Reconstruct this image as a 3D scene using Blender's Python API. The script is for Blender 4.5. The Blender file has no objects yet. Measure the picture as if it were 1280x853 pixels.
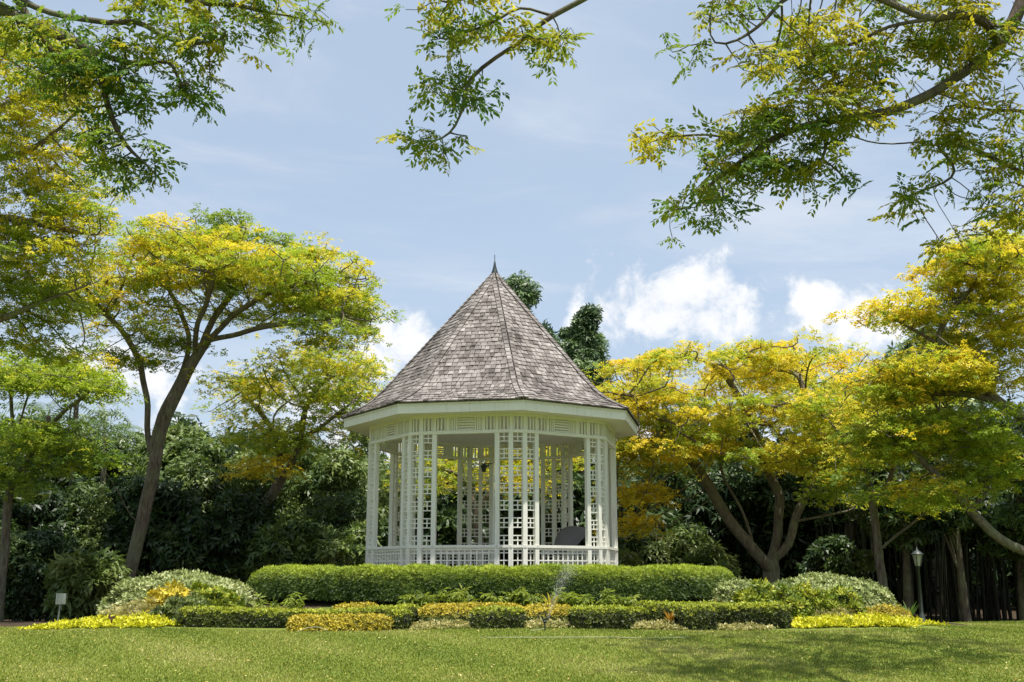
import bpy, math
import numpy as np
from mathutils import Vector, Matrix

rng = np.random.default_rng(11)
scene = bpy.context.scene
COL = scene.collection
R = math.radians

# ------------------------------------------------------------------ camera
F, EYE = 1350.0, 1.60                 # focal length in photo pixels (1280 wide), eye height
PITCH = math.atan(291.7 / F)
cam_d = bpy.data.cameras.new('camera')
cam = bpy.data.objects.new('camera', cam_d)
COL.objects.link(cam)
cam.location = (0, 0, EYE)
cam.rotation_euler = (math.pi / 2 + PITCH, 0, 0)
cam_d.sensor_width = 36.0
cam_d.lens = 36.0 * F / 1280.0
cam_d.clip_start, cam_d.clip_end = 0.1, 2000
scene.camera = cam

# ------------------------------------------------------------------ light
SUN_EL, SUN_AZ = R(75), R(38)         # azimuth measured from behind the camera towards the right
sun_dir = Vector((math.sin(SUN_AZ) * math.cos(SUN_EL), -math.cos(SUN_AZ) * math.cos(SUN_EL), math.sin(SUN_EL)))
sun_d = bpy.data.lights.new('sun', 'SUN')
sun_d.energy, sun_d.angle, sun_d.color = 4.6, R(0.55), (1.0, 0.955, 0.87)
sun = bpy.data.objects.new('sun', sun_d)
COL.objects.link(sun)
sun.rotation_euler = (-sun_dir).to_track_quat('-Z', 'Y').to_euler()
sun.location = (0, -10, 60)

world = bpy.data.worlds.new('World')
scene.world = world
world.use_nodes = True
vs = scene.view_settings
vs.view_transform, vs.look, vs.gamma, vs.exposure = 'Standard', 'None', 1.0, 0.85
vs.use_curve_mapping = False
scene.cycles.max_bounces = 7
scene.cycles.diffuse_bounces = 5
scene.cycles.transmission_bounces = 4
scene.cycles.transparent_max_bounces = 8
scene.cycles.sample_clamp_indirect = 6.0
scene.cycles.use_denoising = True


class Nodes:
    """tiny helper to write node trees in a readable way"""
    def __init__(self, tree):
        self.t = tree
        tree.nodes.clear()

    def n(self, kind, **kw):
        nd = self.t.nodes.new(kind)
        for k, v in kw.items():
            if k.startswith('i_'):
                nd.inputs[k[2:].replace('_', ' ')].default_value = v
            else:
                setattr(nd, k, v)
        return nd

    def link(self, a, b):
        self.t.links.new(a, b)

    def math(self, op, a, b=None, c=None, clamp=False):
        nd = self.t.nodes.new('ShaderNodeMath')
        nd.operation, nd.use_clamp = op, clamp
        for i, v in enumerate((a, b, c)):
            if v is None:
                continue
            if isinstance(v, (int, float)):
                nd.inputs[i].default_value = v
            else:
                self.t.links.new(v, nd.inputs[i])
        return nd.outputs[0]

    def mix(self, f, a, b, blend='MIX'):
        nd = self.t.nodes.new('ShaderNodeMix')
        nd.data_type, nd.blend_type = 'RGBA', blend
        for sock, v in ((nd.inputs[0], f), (nd.inputs[6], a), (nd.inputs[7], b)):
            if isinstance(v, (int, float)):
                sock.default_value = v
            elif isinstance(v, tuple):
                sock.default_value = v if len(v) == 4 else (*v, 1)
            else:
                self.t.links.new(v, sock)
        return nd.outputs[2]

    def ramp(self, f, stops):
        nd = self.t.nodes.new('ShaderNodeValToRGB')
        el = nd.color_ramp.elements
        while len(el) < len(stops):
            el.new(0.5)
        for e, (p, c) in zip(el, stops):
            e.position, e.color = p, (*c, 1)
        self.t.links.new(f, nd.inputs[0])
        return nd.outputs[0]

    def noise(self, vec, scale, detail=4, rough=0.55, dist=0.0):
        nd = self.t.nodes.new('ShaderNodeTexNoise')
        nd.inputs['Scale'].default_value = scale
        nd.inputs['Detail'].default_value = detail
        nd.inputs['Roughness'].default_value = rough
        nd.inputs['Distortion'].default_value = dist
        if vec is not None:
            self.t.links.new(vec, nd.inputs['Vector'])
        return nd.outputs[0]


def build_sky():
    N = Nodes(world.node_tree)
    sky = N.n('ShaderNodeTexSky', sky_type='NISHITA', sun_disc=False)
    sky.sun_elevation, sky.sun_rotation = SUN_EL, math.pi - SUN_AZ
    sky.air_density, sky.dust_density, sky.ozone_density = 1.0, 1.6, 1.4
    geo = N.n('ShaderNodeTexCoord')
    d = geo.outputs['Generated']
    sep = N.n('ShaderNodeSeparateXYZ'); N.link(d, sep.inputs[0])
    x, y, z = sep.outputs
    az = N.math('ARCTAN2', x, y)
    el = N.math('ARCSINE', z)
    # stretch the cloud noise along the horizon
    cmb = N.n('ShaderNodeCombineXYZ')
    N.link(az, cmb.inputs[0]); N.link(N.math('MULTIPLY', el, 1.5), cmb.inputs[1])
    big = N.noise(d, 9.0, 3, 0.5, 0.0)
    fine = N.noise(d, 26.0, 9, 0.62, 0.3)
    turb = N.math('ADD', N.math('MULTIPLY', N.math('SUBTRACT', big, 0.5), 2.6),
                  N.math('MULTIPLY', N.math('SUBTRACT', fine, 0.5), 5.0))

    def blob(px, py, a, b):
        """cumulus heap in the direction of a photo pixel; a, b: half sizes in photo pixels"""
        u, v = (px - 640) / F, (426.5 - py) / F
        vec = Vector((u, math.cos(PITCH) - v * math.sin(PITCH), math.sin(PITCH) + v * math.cos(PITCH))).normalized()
        a0, e0 = math.atan2(vec.x, vec.y), math.asin(vec.z)
        dx = N.math('MULTIPLY', N.math('SUBTRACT', az, a0), F / a)
        dy = N.math('MULTIPLY', N.math('SUBTRACT', el, e0), F / b)
        # flat underside, heaped top
        dyf = N.math('MULTIPLY', dy, N.math('ADD', N.math('MULTIPLY', N.math('LESS_THAN', dy, 0.0), 0.5), 1.0))
        r2 = N.math('ADD', N.math('MULTIPLY', dx, dx), N.math('MULTIPLY', dyf, dyf))
        return N.math('MAXIMUM', N.math('SUBTRACT', 1.0, r2), -3.0)

    heaps = [(840, 372, 112, 62), (850, 402, 135, 42), (905, 372, 50, 28), (785, 395, 60, 36), (508, 430, 58, 50), (465, 452, 48, 30), (1050, 395, 74, 44),
             (1085, 415, 80, 40), (1010, 380, 30, 12), (150, 470, 120, 50), (330, 500, 120, 30),
             (-260, 400, 150, 60), (1560, 380, 160, 70), (1900, 300, 120, 60), (-700, 350, 150, 70), (640, 560, 500, 60)]
    m = None
    for h in heaps:
        b = blob(*h)
        m = b if m is None else N.math('MAXIMUM', m, b)
    heap = N.n('ShaderNodeMapRange', interpolation_type='SMOOTHSTEP').inputs[0].node
    N.link(N.math('ADD', m, turb), heap.inputs[0])
    heap.inputs[1].default_value, heap.inputs[2].default_value = 0.0, 1.25
    heapf = heap.outputs[0]
    # thin high veil all over the sky
    veil_n = N.noise(cmb.outputs[0], 1.9, 5, 0.5, 0.3)
    veil = N.n('ShaderNodeMapRange', interpolation_type='SMOOTHSTEP')
    N.link(veil_n, veil.inputs[0])
    veil.inputs[1].default_value, veil.inputs[2].default_value = 0.42, 0.80
    veil.inputs[3].default_value, veil.inputs[4].default_value = 0.62, 0.95
    hazec = N.mix(veil.outputs[0], sky.outputs[0], (3.25, 3.9, 4.7))
    cir = N.n('ShaderNodeMapRange', interpolation_type='SMOOTHSTEP')
    cmb2 = N.n('ShaderNodeCombineXYZ')
    N.link(N.math('ADD', az, N.math('MULTIPLY', el, 0.8)), cmb2.inputs[0]); N.link(N.math('MULTIPLY', el, 4.0), cmb2.inputs[1])
    N.link(N.noise(cmb2.outputs[0], 2.6, 8, 0.6, 0.5), cir.inputs[0])
    cir.inputs[1].default_value, cir.inputs[2].default_value, cir.inputs[4].default_value = 0.45, 0.80, 0.75
    hazec = N.mix(cir.outputs[0], hazec, (4.6, 4.9, 5.3))
    shade = N.math('ADD', N.math('MULTIPLY', N.math('ADD', big, fine), 1.1), -0.35, clamp=True)
    cloud = N.mix(shade, (4.0, 4.35, 4.9), (6.0, 6.0, 6.1))
    full = N.mix(N.math('MULTIPLY', heapf, 0.93), hazec, cloud)
    bg = N.n('ShaderNodeBackground')
    bg.inputs['Strength'].default_value = 0.10
    N.link(full, bg.inputs[0])
    out = N.n('ShaderNodeOutputWorld')
    N.link(bg.outputs[0], out.inputs[0])


build_sky()


# ------------------------------------------------------------------ geometry helpers
def at(px, py, Y):
    """photo pixel + distance along the ground -> world point"""
    u, v = (px - 640) / F, (426.5 - py) / F
    yy = math.cos(PITCH) - v * math.sin(PITCH)
    zz = math.sin(PITCH) + v * math.cos(PITCH)
    t = Y / yy
    return np.array((u * t, Y, EYE + zz * t))


BX, BY = -0.526, 31.71                # bandstand centre
FLOOR_Z = EYE - 0.15


def sstep(a, b, x):
    t = np.clip((x - a) / (b - a), 0, 1)
    return t * t * (3 - 2 * t)


def ground(x, y):
    x, y = np.asarray(x, float), np.asarray(y, float)
    z = 0.40 * sstep(13, 24.5, y) + 0.13 * sstep(15, 22.5, y) * sstep(11.5, 7.5, np.abs(x)) - 0.85 * sstep(27, 45, y)
    z = z - 0.25 * sstep(16, 30, x) - 0.15 * sstep(14, 30, -x)
    r = np.hypot(x - BX, y - BY)
    z = z + (FLOOR_Z - 0.30 - 0.53) * sstep(8.6, 5.2, r) + 0.55 * sstep(5.6, 4.6, r) * sstep(27, 40, y)
    z = z + 0.03 * np.sin(x * 0.7 + 1.3) * np.sin(y * 0.6) + 6.0 * sstep(62, 130, y)
    return z


def gz(x, y):
    return float(ground(x, y))


def mesh_np(name, V, Fc, tint=None, smooth=False):
    """mesh from numpy arrays; Fc is (m,3) or (m,4); tint is one colour per face"""
    me = bpy.data.meshes.new(name)
    V = np.ascontiguousarray(V, np.float32).reshape(-1, 3)
    Fc = np.ascontiguousarray(Fc, np.int32)
    m, k = Fc.shape
    me.vertices.add(len(V)); me.vertices.foreach_set('co', V.ravel())
    me.loops.add(m * k); me.loops.foreach_set('vertex_index', Fc.ravel())
    me.polygons.add(m)
    me.polygons.foreach_set('loop_start', np.arange(0, m * k, k, dtype=np.int32))
    me.polygons.foreach_set('loop_total', np.full(m, k, np.int32))
    if smooth:
        me.polygons.foreach_set('use_smooth', np.ones(m, bool))
    if tint is not None:
        a = me.attributes.new('tint', 'FLOAT_COLOR', 'FACE')
        c = np.ones((m, 4), np.float32); c[:, :3] = tint
        a.data.foreach_set('color', c.ravel())
    me.update(calc_edges=True)
    return me


def obj(name, me, mat=None, parent=None):
    o = bpy.data.objects.new(name, me)
    COL.objects.link(o)
    if mat is not None and me is not None and len(me.materials) == 0:
        me.materials.append(mat)
    if parent is not None:
        o.parent = parent
    return o


def tag(o, label=None, cat=None, group=None, kind=None):
    for k, v in (('label', label), ('category', cat), ('group', group), ('kind', kind)):
        if v:
            o[k] = v
    return o


def thing(name, label, cat, loc=(0, 0, 0), group=None):
    o = bpy.data.objects.new(name, None)
    o.empty_display_size = 0.3
    COL.objects.link(o)
    o.location = loc
    return tag(o, label, cat, group)


class MB:
    """collects boxes, prisms and lathes into one mesh"""
    def __init__(self):
        self.v, self.f = [], []

    def add(self, verts, faces):
        b = len(self.v)
        self.v += [tuple(map(float, p)) for p in verts]
        self.f += [tuple(i + b for i in f) for f in faces]

    def box(self, c, X, Y, Z):
        c, X, Y, Z = (np.asarray(a, float) for a in (c, X, Y, Z))
        p = [c + X * a / 2 + Y * b / 2 + Z * d / 2 for d in (-1, 1) for b in (-1, 1) for a in (-1, 1)]
        self.add(p, [(0, 2, 3, 1), (4, 5, 7, 6), (0, 1, 5, 4), (2, 6, 7, 3), (0, 4, 6, 2), (1, 3, 7, 5)])

    def lathe(self, prof, seg=16, c=(0, 0, 0), phase=0.0):
        vs_, fs = [], []
        for r, z in prof:
            for i in range(seg):
                a = phase + 2 * math.pi * i / seg
                vs_.append((c[0] + r * math.cos(a), c[1] + r * math.sin(a), c[2] + z))
        for j in range(len(prof) - 1):
            for i in range(seg):
                k = (i + 1) % seg
                fs.append((j * seg + i, j * seg + k, (j + 1) * seg + k, (j + 1) * seg + i))
        fs.append(tuple(range(seg))[::-1])
        fs.append(tuple((len(prof) - 1) * seg + i for i in range(seg)))
        self.add(vs_, fs)

    def mesh(self, name, smooth=False):
        me = bpy.data.meshes.new(name)
        me.from_pydata(self.v, [], self.f)
        if smooth:
            me.polygons.foreach_set('use_smooth', np.ones(len(me.polygons), bool))
        me.update()
        return me

    def build(self, name, mat, parent=None, smooth=False):
        return obj(name, self.mesh(name, smooth), mat, parent)


def piece(name, me, parent, c, X, Y, Z):
    """a copy of a unit mesh stretched to the three full extents X, Y, Z"""
    o = bpy.data.objects.new(name, me)
    COL.objects.link(o)
    o.parent = parent
    M = Matrix.Identity(4)
    for i, a in enumerate((X, Y, Z)):
        for j in range(3):
            M[j][i] = float(a[j])
    for j in range(3):
        M[j][3] = float(c[j])
    o.matrix_local = M
    return o


def tubes(chains, sides=None):
    """list of (points (n,3), radii (n,)) -> V, quads"""
    Vs, Fs, base = [], [], 0
    for P, r in chains:
        P, r = np.asarray(P, float), np.asarray(r, float)
        n = len(P)
        if n < 2:
            continue
        k = sides or (10 if r[0] > 0.09 else 7 if r[0] > 0.04 else 5 if r[0] > 0.018 else 4)
        T = np.gradient(P, axis=0)
        T /= np.linalg.norm(T, axis=1)[:, None] + 1e-9
        ref = np.array((0.31, 0.93, 0.2))
        A = np.cross(T, ref); A /= np.linalg.norm(A, axis=1)[:, None] + 1e-9
        B = np.cross(T, A)
        th = np.linspace(0, 2 * math.pi, k, endpoint=False)
        ring = P[:, None, :] + r[:, None, None] * (A[:, None, :] * np.cos(th)[None, :, None] + B[:, None, :] * np.sin(th)[None, :, None])
        Vs.append(ring.reshape(-1, 3))
        i = np.arange(n - 1)[:, None] * k + base
        j = np.arange(k)[None, :]
        j2 = (j + 1) % k
        Fs.append(np.stack([i + j, i + j2, i + k + j2, i + k + j], -1).reshape(-1, 4))
        base += n * k
    return np.concatenate(Vs), np.concatenate(Fs)


# ------------------------------------------------------------------ materials
def new_mat(name):
    m = bpy.data.materials.new(name)
    m.use_nodes = True
    return m, Nodes(m.node_tree)


def finish(N, bsdf, bump=None):
    out = N.n('ShaderNodeOutputMaterial')
    N.link(bsdf, out.inputs['Surface'])


def principled(N, col, rough=0.6, spec=0.4, normal=None):
    b = N.n('ShaderNodeBsdfPrincipled')
    b.inputs['Roughness'].default_value = rough
    b.inputs['Specular IOR Level'].default_value = spec
    if isinstance(col, tuple):
        b.inputs['Base Color'].default_value = (*col, 1)
    else:
        N.link(col, b.inputs['Base Color'])
    if normal is not None:
        N.link(normal, b.inputs['Normal'])
    return b


def bump(N, h, strength, dist=0.02):
    b = N.n('ShaderNodeBump')
    b.inputs['Strength'].default_value = strength
    b.inputs['Distance'].default_value = dist
    N.link(h, b.inputs['Height'])
    return b.outputs[0]


def pos(N):
    return N.n('ShaderNodeNewGeometry').outputs['Position']


def leaf_mat(name, trans=0.35, rough=0.5, spec=0.3):
    m, N = new_mat(name)
    a = N.n('ShaderNodeAttribute', attribute_name='tint')
    col = a.outputs['Color']
    b = principled(N, col, rough, spec)
    t = N.n('ShaderNodeBsdfTranslucent')
    tc = N.mix(1.0, col, (0.95, 1.0, 0.5), 'MULTIPLY')
    N.link(N.mix(0.35, tc, col), t.inputs[0])
    mx = N.n('ShaderNodeMixShader'); mx.inputs[0].default_value = trans
    N.link(b.outputs[0], mx.inputs[1]); N.link(t.outputs[0], mx.inputs[2])
    finish(N, mx.outputs[0])
    return m


def plain_mat(name, col, rough=0.6, spec=0.4, var=0.12, scale=6.0, metallic=0.0, bumpiness=0.0):
    m, N = new_mat(name)
    n = N.noise(pos(N), scale, 5)
    c = N.mix(n, tuple(k * (1 - var) for k in col), tuple(min(1, k * (1 + var)) for k in col))
    nb = bump(N, N.noise(pos(N), scale * 8, 4), bumpiness) if bumpiness else None
    b = principled(N, c, rough, spec, nb)
    b.inputs['Metallic'].default_value = metallic
    finish(N, b.outputs[0])
    return m


def bark_mat(name, dark, light):
    m, N = new_mat(name)
    p = pos(N)
    mp = N.n('ShaderNodeMapping'); mp.inputs['Scale'].default_value = (1, 1, 0.22)
    N.link(p, mp.inputs[0])
    n1 = N.noise(mp.outputs[0], 14, 6, 0.65, 0.4)
    n2 = N.noise(p, 1.7, 5, 0.6)
    c = N.ramp(n1, [(0.32, dark), (0.68, light)])
    c = N.mix(N.math('MULTIPLY', N.math('SUBTRACT', n2, 0.42, clamp=True), 2.6, clamp=True), c, (0.17, 0.19, 0.10))
    b = principled(N, c, 0.9, 0.15, bump(N, n1, 0.8, 0.03))
    finish(N, b.outputs[0])
    return m


def white_paint():
    m, N = new_mat('white_paint')
    p = pos(N)
    n = N.noise(p, 1.3, 6, 0.65)
    n2 = N.noise(p, 22, 4, 0.6)
    c = N.mix(N.math('MULTIPLY', N.math('SUBTRACT', n, 0.38, clamp=True), 1.2, clamp=True), (0.78, 0.765, 0.68), (0.64, 0.63, 0.54))
    c = N.mix(N.math('MULTIPLY', N.math('SUBTRACT', n2, 0.55, clamp=True), 1.6, clamp=True), c, (0.55, 0.54, 0.44))
    mp = N.n('ShaderNodeMapping'); mp.inputs['Scale'].default_value = (14, 14, 0.7)
    N.link(p, mp.inputs[0])
    streak = N.noise(mp.outputs[0], 1.6, 5, 0.65)       # rain streaks
    c = N.mix(N.math('MULTIPLY', N.math('SUBTRACT', streak, 0.54, clamp=True), 3.0, clamp=True), c, (0.47, 0.46, 0.36))
    b = principled(N, c, 0.5, 0.3, bump(N, n2, 0.12, 0.01))
    finish(N, b.outputs[0])
    return m


def shingle_mat():
    m, N = new_mat('weathered_shingle')
    g = N.n('ShaderNodeNewGeometry')
    p = g.outputs['Position']
    oi = N.n('ShaderNodeObjectInfo')
    rnd = N.math('FRACT', N.math('ADD', g.outputs['Random Per Island'], oi.outputs['Random']))
    big = N.noise(p, 0.85, 5, 0.6)
    mid = N.noise(p, 3.6, 4, 0.6)
    mp = N.n('ShaderNodeMapping'); mp.inputs['Scale'].default_value = (9, 9, 1.2)
    N.link(p, mp.inputs[0])
    grain = N.noise(mp.outputs[0], 6, 5, 0.7)
    t = N.math('ADD', N.math('MULTIPLY', rnd, 0.40), N.math('MULTIPLY', N.math('SUBTRACT', big, 0.5), 1.05))
    t = N.math('ADD', t, N.math('MULTIPLY', N.math('SUBTRACT', mid, 0.5), 0.7))
    t = N.math('ADD', t, N.math('MULTIPLY', N.math('SUBTRACT', grain, 0.5), 0.35))
    t = N.math('ADD', t, 0.27, clamp=True)
    c = N.ramp(t, [(0.05, (0.045, 0.038, 0.034)), (0.33, (0.125, 0.110, 0.101)), (0.60, (0.22, 0.198, 0.185)), (0.92, (0.38, 0.35, 0.33))])
    b = principled(N, c, 0.85, 0.2, bump(N, grain, 0.35, 0.01))
    finish(N, b.outputs[0])
    return m


M_WHITE = white_paint()
M_SHINGLE = shingle_mat()
M_CEIL = plain_mat('ceiling_paint', (0.80, 0.79, 0.71), 0.6, 0.3, var=0.05, scale=2.0)
M_DECK = plain_mat('roof_underlay', (0.045, 0.036, 0.030), 0.9, 0.1)
M_METAL = plain_mat('dark_metal', (0.035, 0.045, 0.045), 0.45, 0.5, metallic=0.6)
M_LAMP = plain_mat('lamp_post_paint', (0.035, 0.045, 0.042), 0.5, 0.4)
M_STONE = plain_mat('plinth_stone', (0.56, 0.53, 0.47), 0.8, 0.2, bumpiness=0.2)
M_GREYCLOTH = plain_mat('grey_nylon', (0.16, 0.145, 0.145), 0.6, 0.3)
M_BROWN = plain_mat('brown_metal', (0.09, 0.045, 0.03), 0.6, 0.3)
M_PALE = plain_mat('pale_hose', (0.33, 0.35, 0.22), 0.5, 0.3)
M_SIGN = plain_mat('sign_board_grey', (0.30, 0.33, 0.26), 0.6, 0.3)
M_BARK = bark_mat('grey_brown_bark', (0.055, 0.040, 0.030), (0.22, 0.178, 0.14))
M_BARK_DARK = bark_mat('dark_bark', (0.045, 0.034, 0.028), (0.14, 0.11, 0.085))
M_LEAF = leaf_mat('leaf', 0.5)
M_LEAF_GLOSSY = leaf_mat('glossy_leaf', 0.28, 0.45, 0.4)
M_HEDGE = leaf_mat('hedge_leaf', 0.26)

# ------------------------------------------------------------------ ground
def lawn_edge(x):
    """how far from the camera the mown grass reaches, by x"""
    x = np.asarray(x, float)
    e = 26.0 + 0.35 * np.sin(x * 0.9) + 0.2 * np.sin(x * 2.3 + 1)
    return e + 14.0 * sstep(10.6, 13.5, x)


def ground_mat():
    m, N = new_mat('lawn_and_soil')
    p = pos(N)
    sep = N.n('ShaderNodeSeparateXYZ'); N.link(p, sep.inputs[0])
    x, y, z = sep.outputs
    w = N.noise(p, 0.8, 5)
    fine = N.noise(p, 26, 5, 0.7)
    mid = N.noise(p, 2.2, 5, 0.6)
    g = N.ramp(fine, [(0.3, (0.075, 0.105, 0.016)), (0.7, (0.17, 0.21, 0.04))])
    g = N.mix(N.math('MULTIPLY', N.math('SUBTRACT', mid, 0.5, clamp=True), 2.0, clamp=True), g, (0.17, 0.155, 0.05))
    s = N.ramp(fine, [(0.3, (0.025, 0.019, 0.012)), (0.7, (0.075, 0.052, 0.033))])
    # mown grass gives way to leaf litter and planting soil further back
    right = N.n('ShaderNodeMapRange', interpolation_type='SMOOTHSTEP'); N.link(x, right.inputs[0])
    right.inputs[1].default_value, right.inputs[2].default_value, right.inputs[4].default_value = 10.6, 13.5, 14.0
    edge = N.math('ADD', N.math('ADD', right.outputs[0], 26.0), N.math('MULTIPLY', N.math('SUBTRACT', w, 0.5), 1.6))
    f = N.math('MULTIPLY', N.math('SUBTRACT', y, edge), 3.0, clamp=True)
    c = N.mix(f, g, s)
    b = principled(N, c, 0.95, 0.1, bump(N, fine, 0.6, 0.04))
    finish(N, b.outputs[0])
    return m


def build_ground():
    xs = np.concatenate([np.linspace(-400, -32, 14), np.linspace(-30, 30, 121), np.linspace(32, 400, 14)])
    ys = np.concatenate([np.linspace(-300, -6, 10), np.linspace(-5, 60, 131), np.linspace(64, 600, 30)])
    X, Y = np.meshgrid(xs, ys)
    Z = ground(X, Y)
    V = np.stack([X, Y, Z], -1).reshape(-1, 3)
    nx = len(xs)
    i, j = np.meshgrid(np.arange(nx - 1), np.arange(len(ys) - 1))
    a = (j * nx + i).ravel()
    me = mesh_np('ground', V, np.stack([a, a + 1, a + nx + 1, a + nx], -1), smooth=True)
    tag(obj('ground', me, ground_mat()), kind='structure')


build_ground()

# ------------------------------------------------------------------ the bandstand
PHI = 0.1884
R_EAVE, R_BODY = 4.389, 3.67
Z_SOF, Z_FAS, Z_BEAM, Z_RAIL, Z_APEX = 4.28, 4.53, 3.78, 0.89, 9.13


def unit_box(name, mat):
    b = MB(); b.box((0, 0, 0), (1, 0, 0), (0, 1, 0), (0, 0, 1))
    me = b.mesh(name); me.materials.append(mat)
    return me


def ang(k, r=1.0, z=0.0):
    a = PHI + k * math.pi / 4
    return np.array((r * math.sin(a), -r * math.cos(a), z))


def build_bandstand():
    root = thing('bandstand', 'white octagonal timber bandstand with lattice piers under a steep grey shingle roof', 'bandstand', (BX, BY, FLOOR_Z))
    UP = np.array((0, 0, 1.0))
    UB = unit_box('timber', M_WHITE)
    CUT, PW = 0.195, 0.36
    P = {k: ang(k, R_BODY) for k in range(-4, 6)}
    tan = {k: (P[k + 1] - P[k]) / np.linalg.norm(P[k + 1] - P[k]) for k in range(-4, 5)}
    tan[-5] = tan[3]
    nrm = {k: np.array((-0.0 + tan[k][1], -tan[k][0], 0)) for k in tan}
    for k in nrm:
        mid = ang(k + 0.5)
        if nrm[k] @ mid < 0:
            nrm[k] = -nrm[k]

    # floor slab and steps of the plinth
    b = MB(); b.lathe([(R_BODY + 0.22, -0.75), (R_BODY + 0.22, -0.10), (R_BODY + 0.16, -0.08), (R_BODY + 0.16, 0.0)], 8, phase=-math.pi / 2 + PHI)
    b.build('plinth', M_STONE, root)

    # posts: four to a corner pier
    piers = {}
    for k in range(-4, 4):
        c0 = P[k] - CUT * tan[k - 1]
        c1 = P[k] + CUT * tan[k]
        piers[k] = [c0 - PW * tan[k - 1], c0, c1, c1 + PW * tan[k]]
        dirs = [tan[k - 1], (c1 - c0) + tan[k - 1] * 0.36, (c1 - c0) + tan[k] * 0.36, tan[k]]
        for q, dv in zip(piers[k], dirs):
            dv = dv / np.linalg.norm(dv)
            nv = np.array((dv[1], -dv[0], 0))
            zt = Z_BEAM
            piece('post', UB, root, (q[0], q[1], zt / 2), dv * 0.122, nv * 0.11, UP * zt)

    # lattice panels of the piers
    per = 0.445
    nslat = [0]

    def bar(holder, mbx, c, X, Y, Z, own):
        if own and nslat[0] < 300:
            nslat[0] += 1
            holder.append((c, X, Y, Z))
        else:
            mbx.box(c, X, Y, Z)

    def panel(p, q, own):
        mbx, own_list, own_v = MB(), [], []
        d = q - p; L = np.linalg.norm(d); d = d / L
        n = np.array((d[1], -d[0], 0))
        w = L - 0.115
        m = (p + q) / 2
        T = 0.028
        X, Yh, Yv = d * w, n * 0.030, n * 0.022
        # below the handrail
        for z in (0.10, 0.30, 0.50, 0.69):
            bar(own_list, mbx, (m[0], m[1], z), X, Yh, UP * T, own)
        mbx.box((m[0], m[1], 0.035), X, Yh * 1.3, UP * 0.05)
        own_v.append(((m[0], m[1], 0.45), d * T, Yv, UP * 0.78))
        # above the handrail: two rows of small lights, then one large light
        z = Z_RAIL
        while z < Z_BEAM - 0.06:
            z1, z2, z3 = z + 0.118, z + 0.236, z + per
            for zz in (z1, z2, z3):
                if zz < Z_BEAM - 0.03:
                    bar(own_list, mbx, (m[0], m[1], zz), X, Yh, UP * T, own)
            top = min(z2, Z_BEAM)
            own_v.append(((m[0], m[1], (z + top) / 2), d * T, Yv, UP * (top - z)))
            z = z3
        if not own:
            for a in own_v:
                mbx.box(*a)
        lp = mbx.build('lattice_panel', M_WHITE, root)
        if not own:
            tag(lp, kind='stuff')
        for a in own_list:
            piece('slat', UB, lp, *a)
        if own:
            for a in own_v:
                piece('mullion', UB, lp, *a)

    for k in range(-4, 4):
        for i in range(3):
            panel(piers[k][i], piers[k][i + 1], k in (-1, 0, 1))

    # handrails, rail lattice
    def railing(p, q, corner):
        d = q - p; L = np.linalg.norm(d); d = d / L
        n = np.array((d[1], -d[0], 0)); m = (p + q) / 2
        mbx = MB()
        mbx.box((m[0], m[1], Z_RAIL - 0.035), d * (L + 0.02), n * 0.135, UP * 0.07)
        mbx.box((m[0], m[1], Z_RAIL - 0.105), d * (L - 0.12), n * 0.05, UP * 0.055)
        if corner:
            mbx.build('handrail', M_WHITE, root)
            return
        rl = mbx.build('railing', M_WHITE, root)
        for z in (0.08, 0.29, 0.50, 0.69)[:]:
            piece('rail_bar', UB, rl, (m[0], m[1], z), d * (L - 0.12), n * 0.034, UP * 0.032)
        nb = int(round((L - 0.12) / 0.155))
        for i in range(1, nb):
            s = -(L - 0.12) / 2 + (L - 0.12) * i / nb
            c = m + d * s
            piece('baluster', UB, rl, (c[0], c[1], 0.415), d * 0.034, n * 0.026, UP * 0.79)

    for k in range(-4, 4):
        for i in range(3):
            railing(piers[k][i], piers[k][i + 1], True)
        k2 = k + 1 if k < 3 else -4
        if k != 3:
            railing(piers[k][3], piers[k2][0], False)

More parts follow.
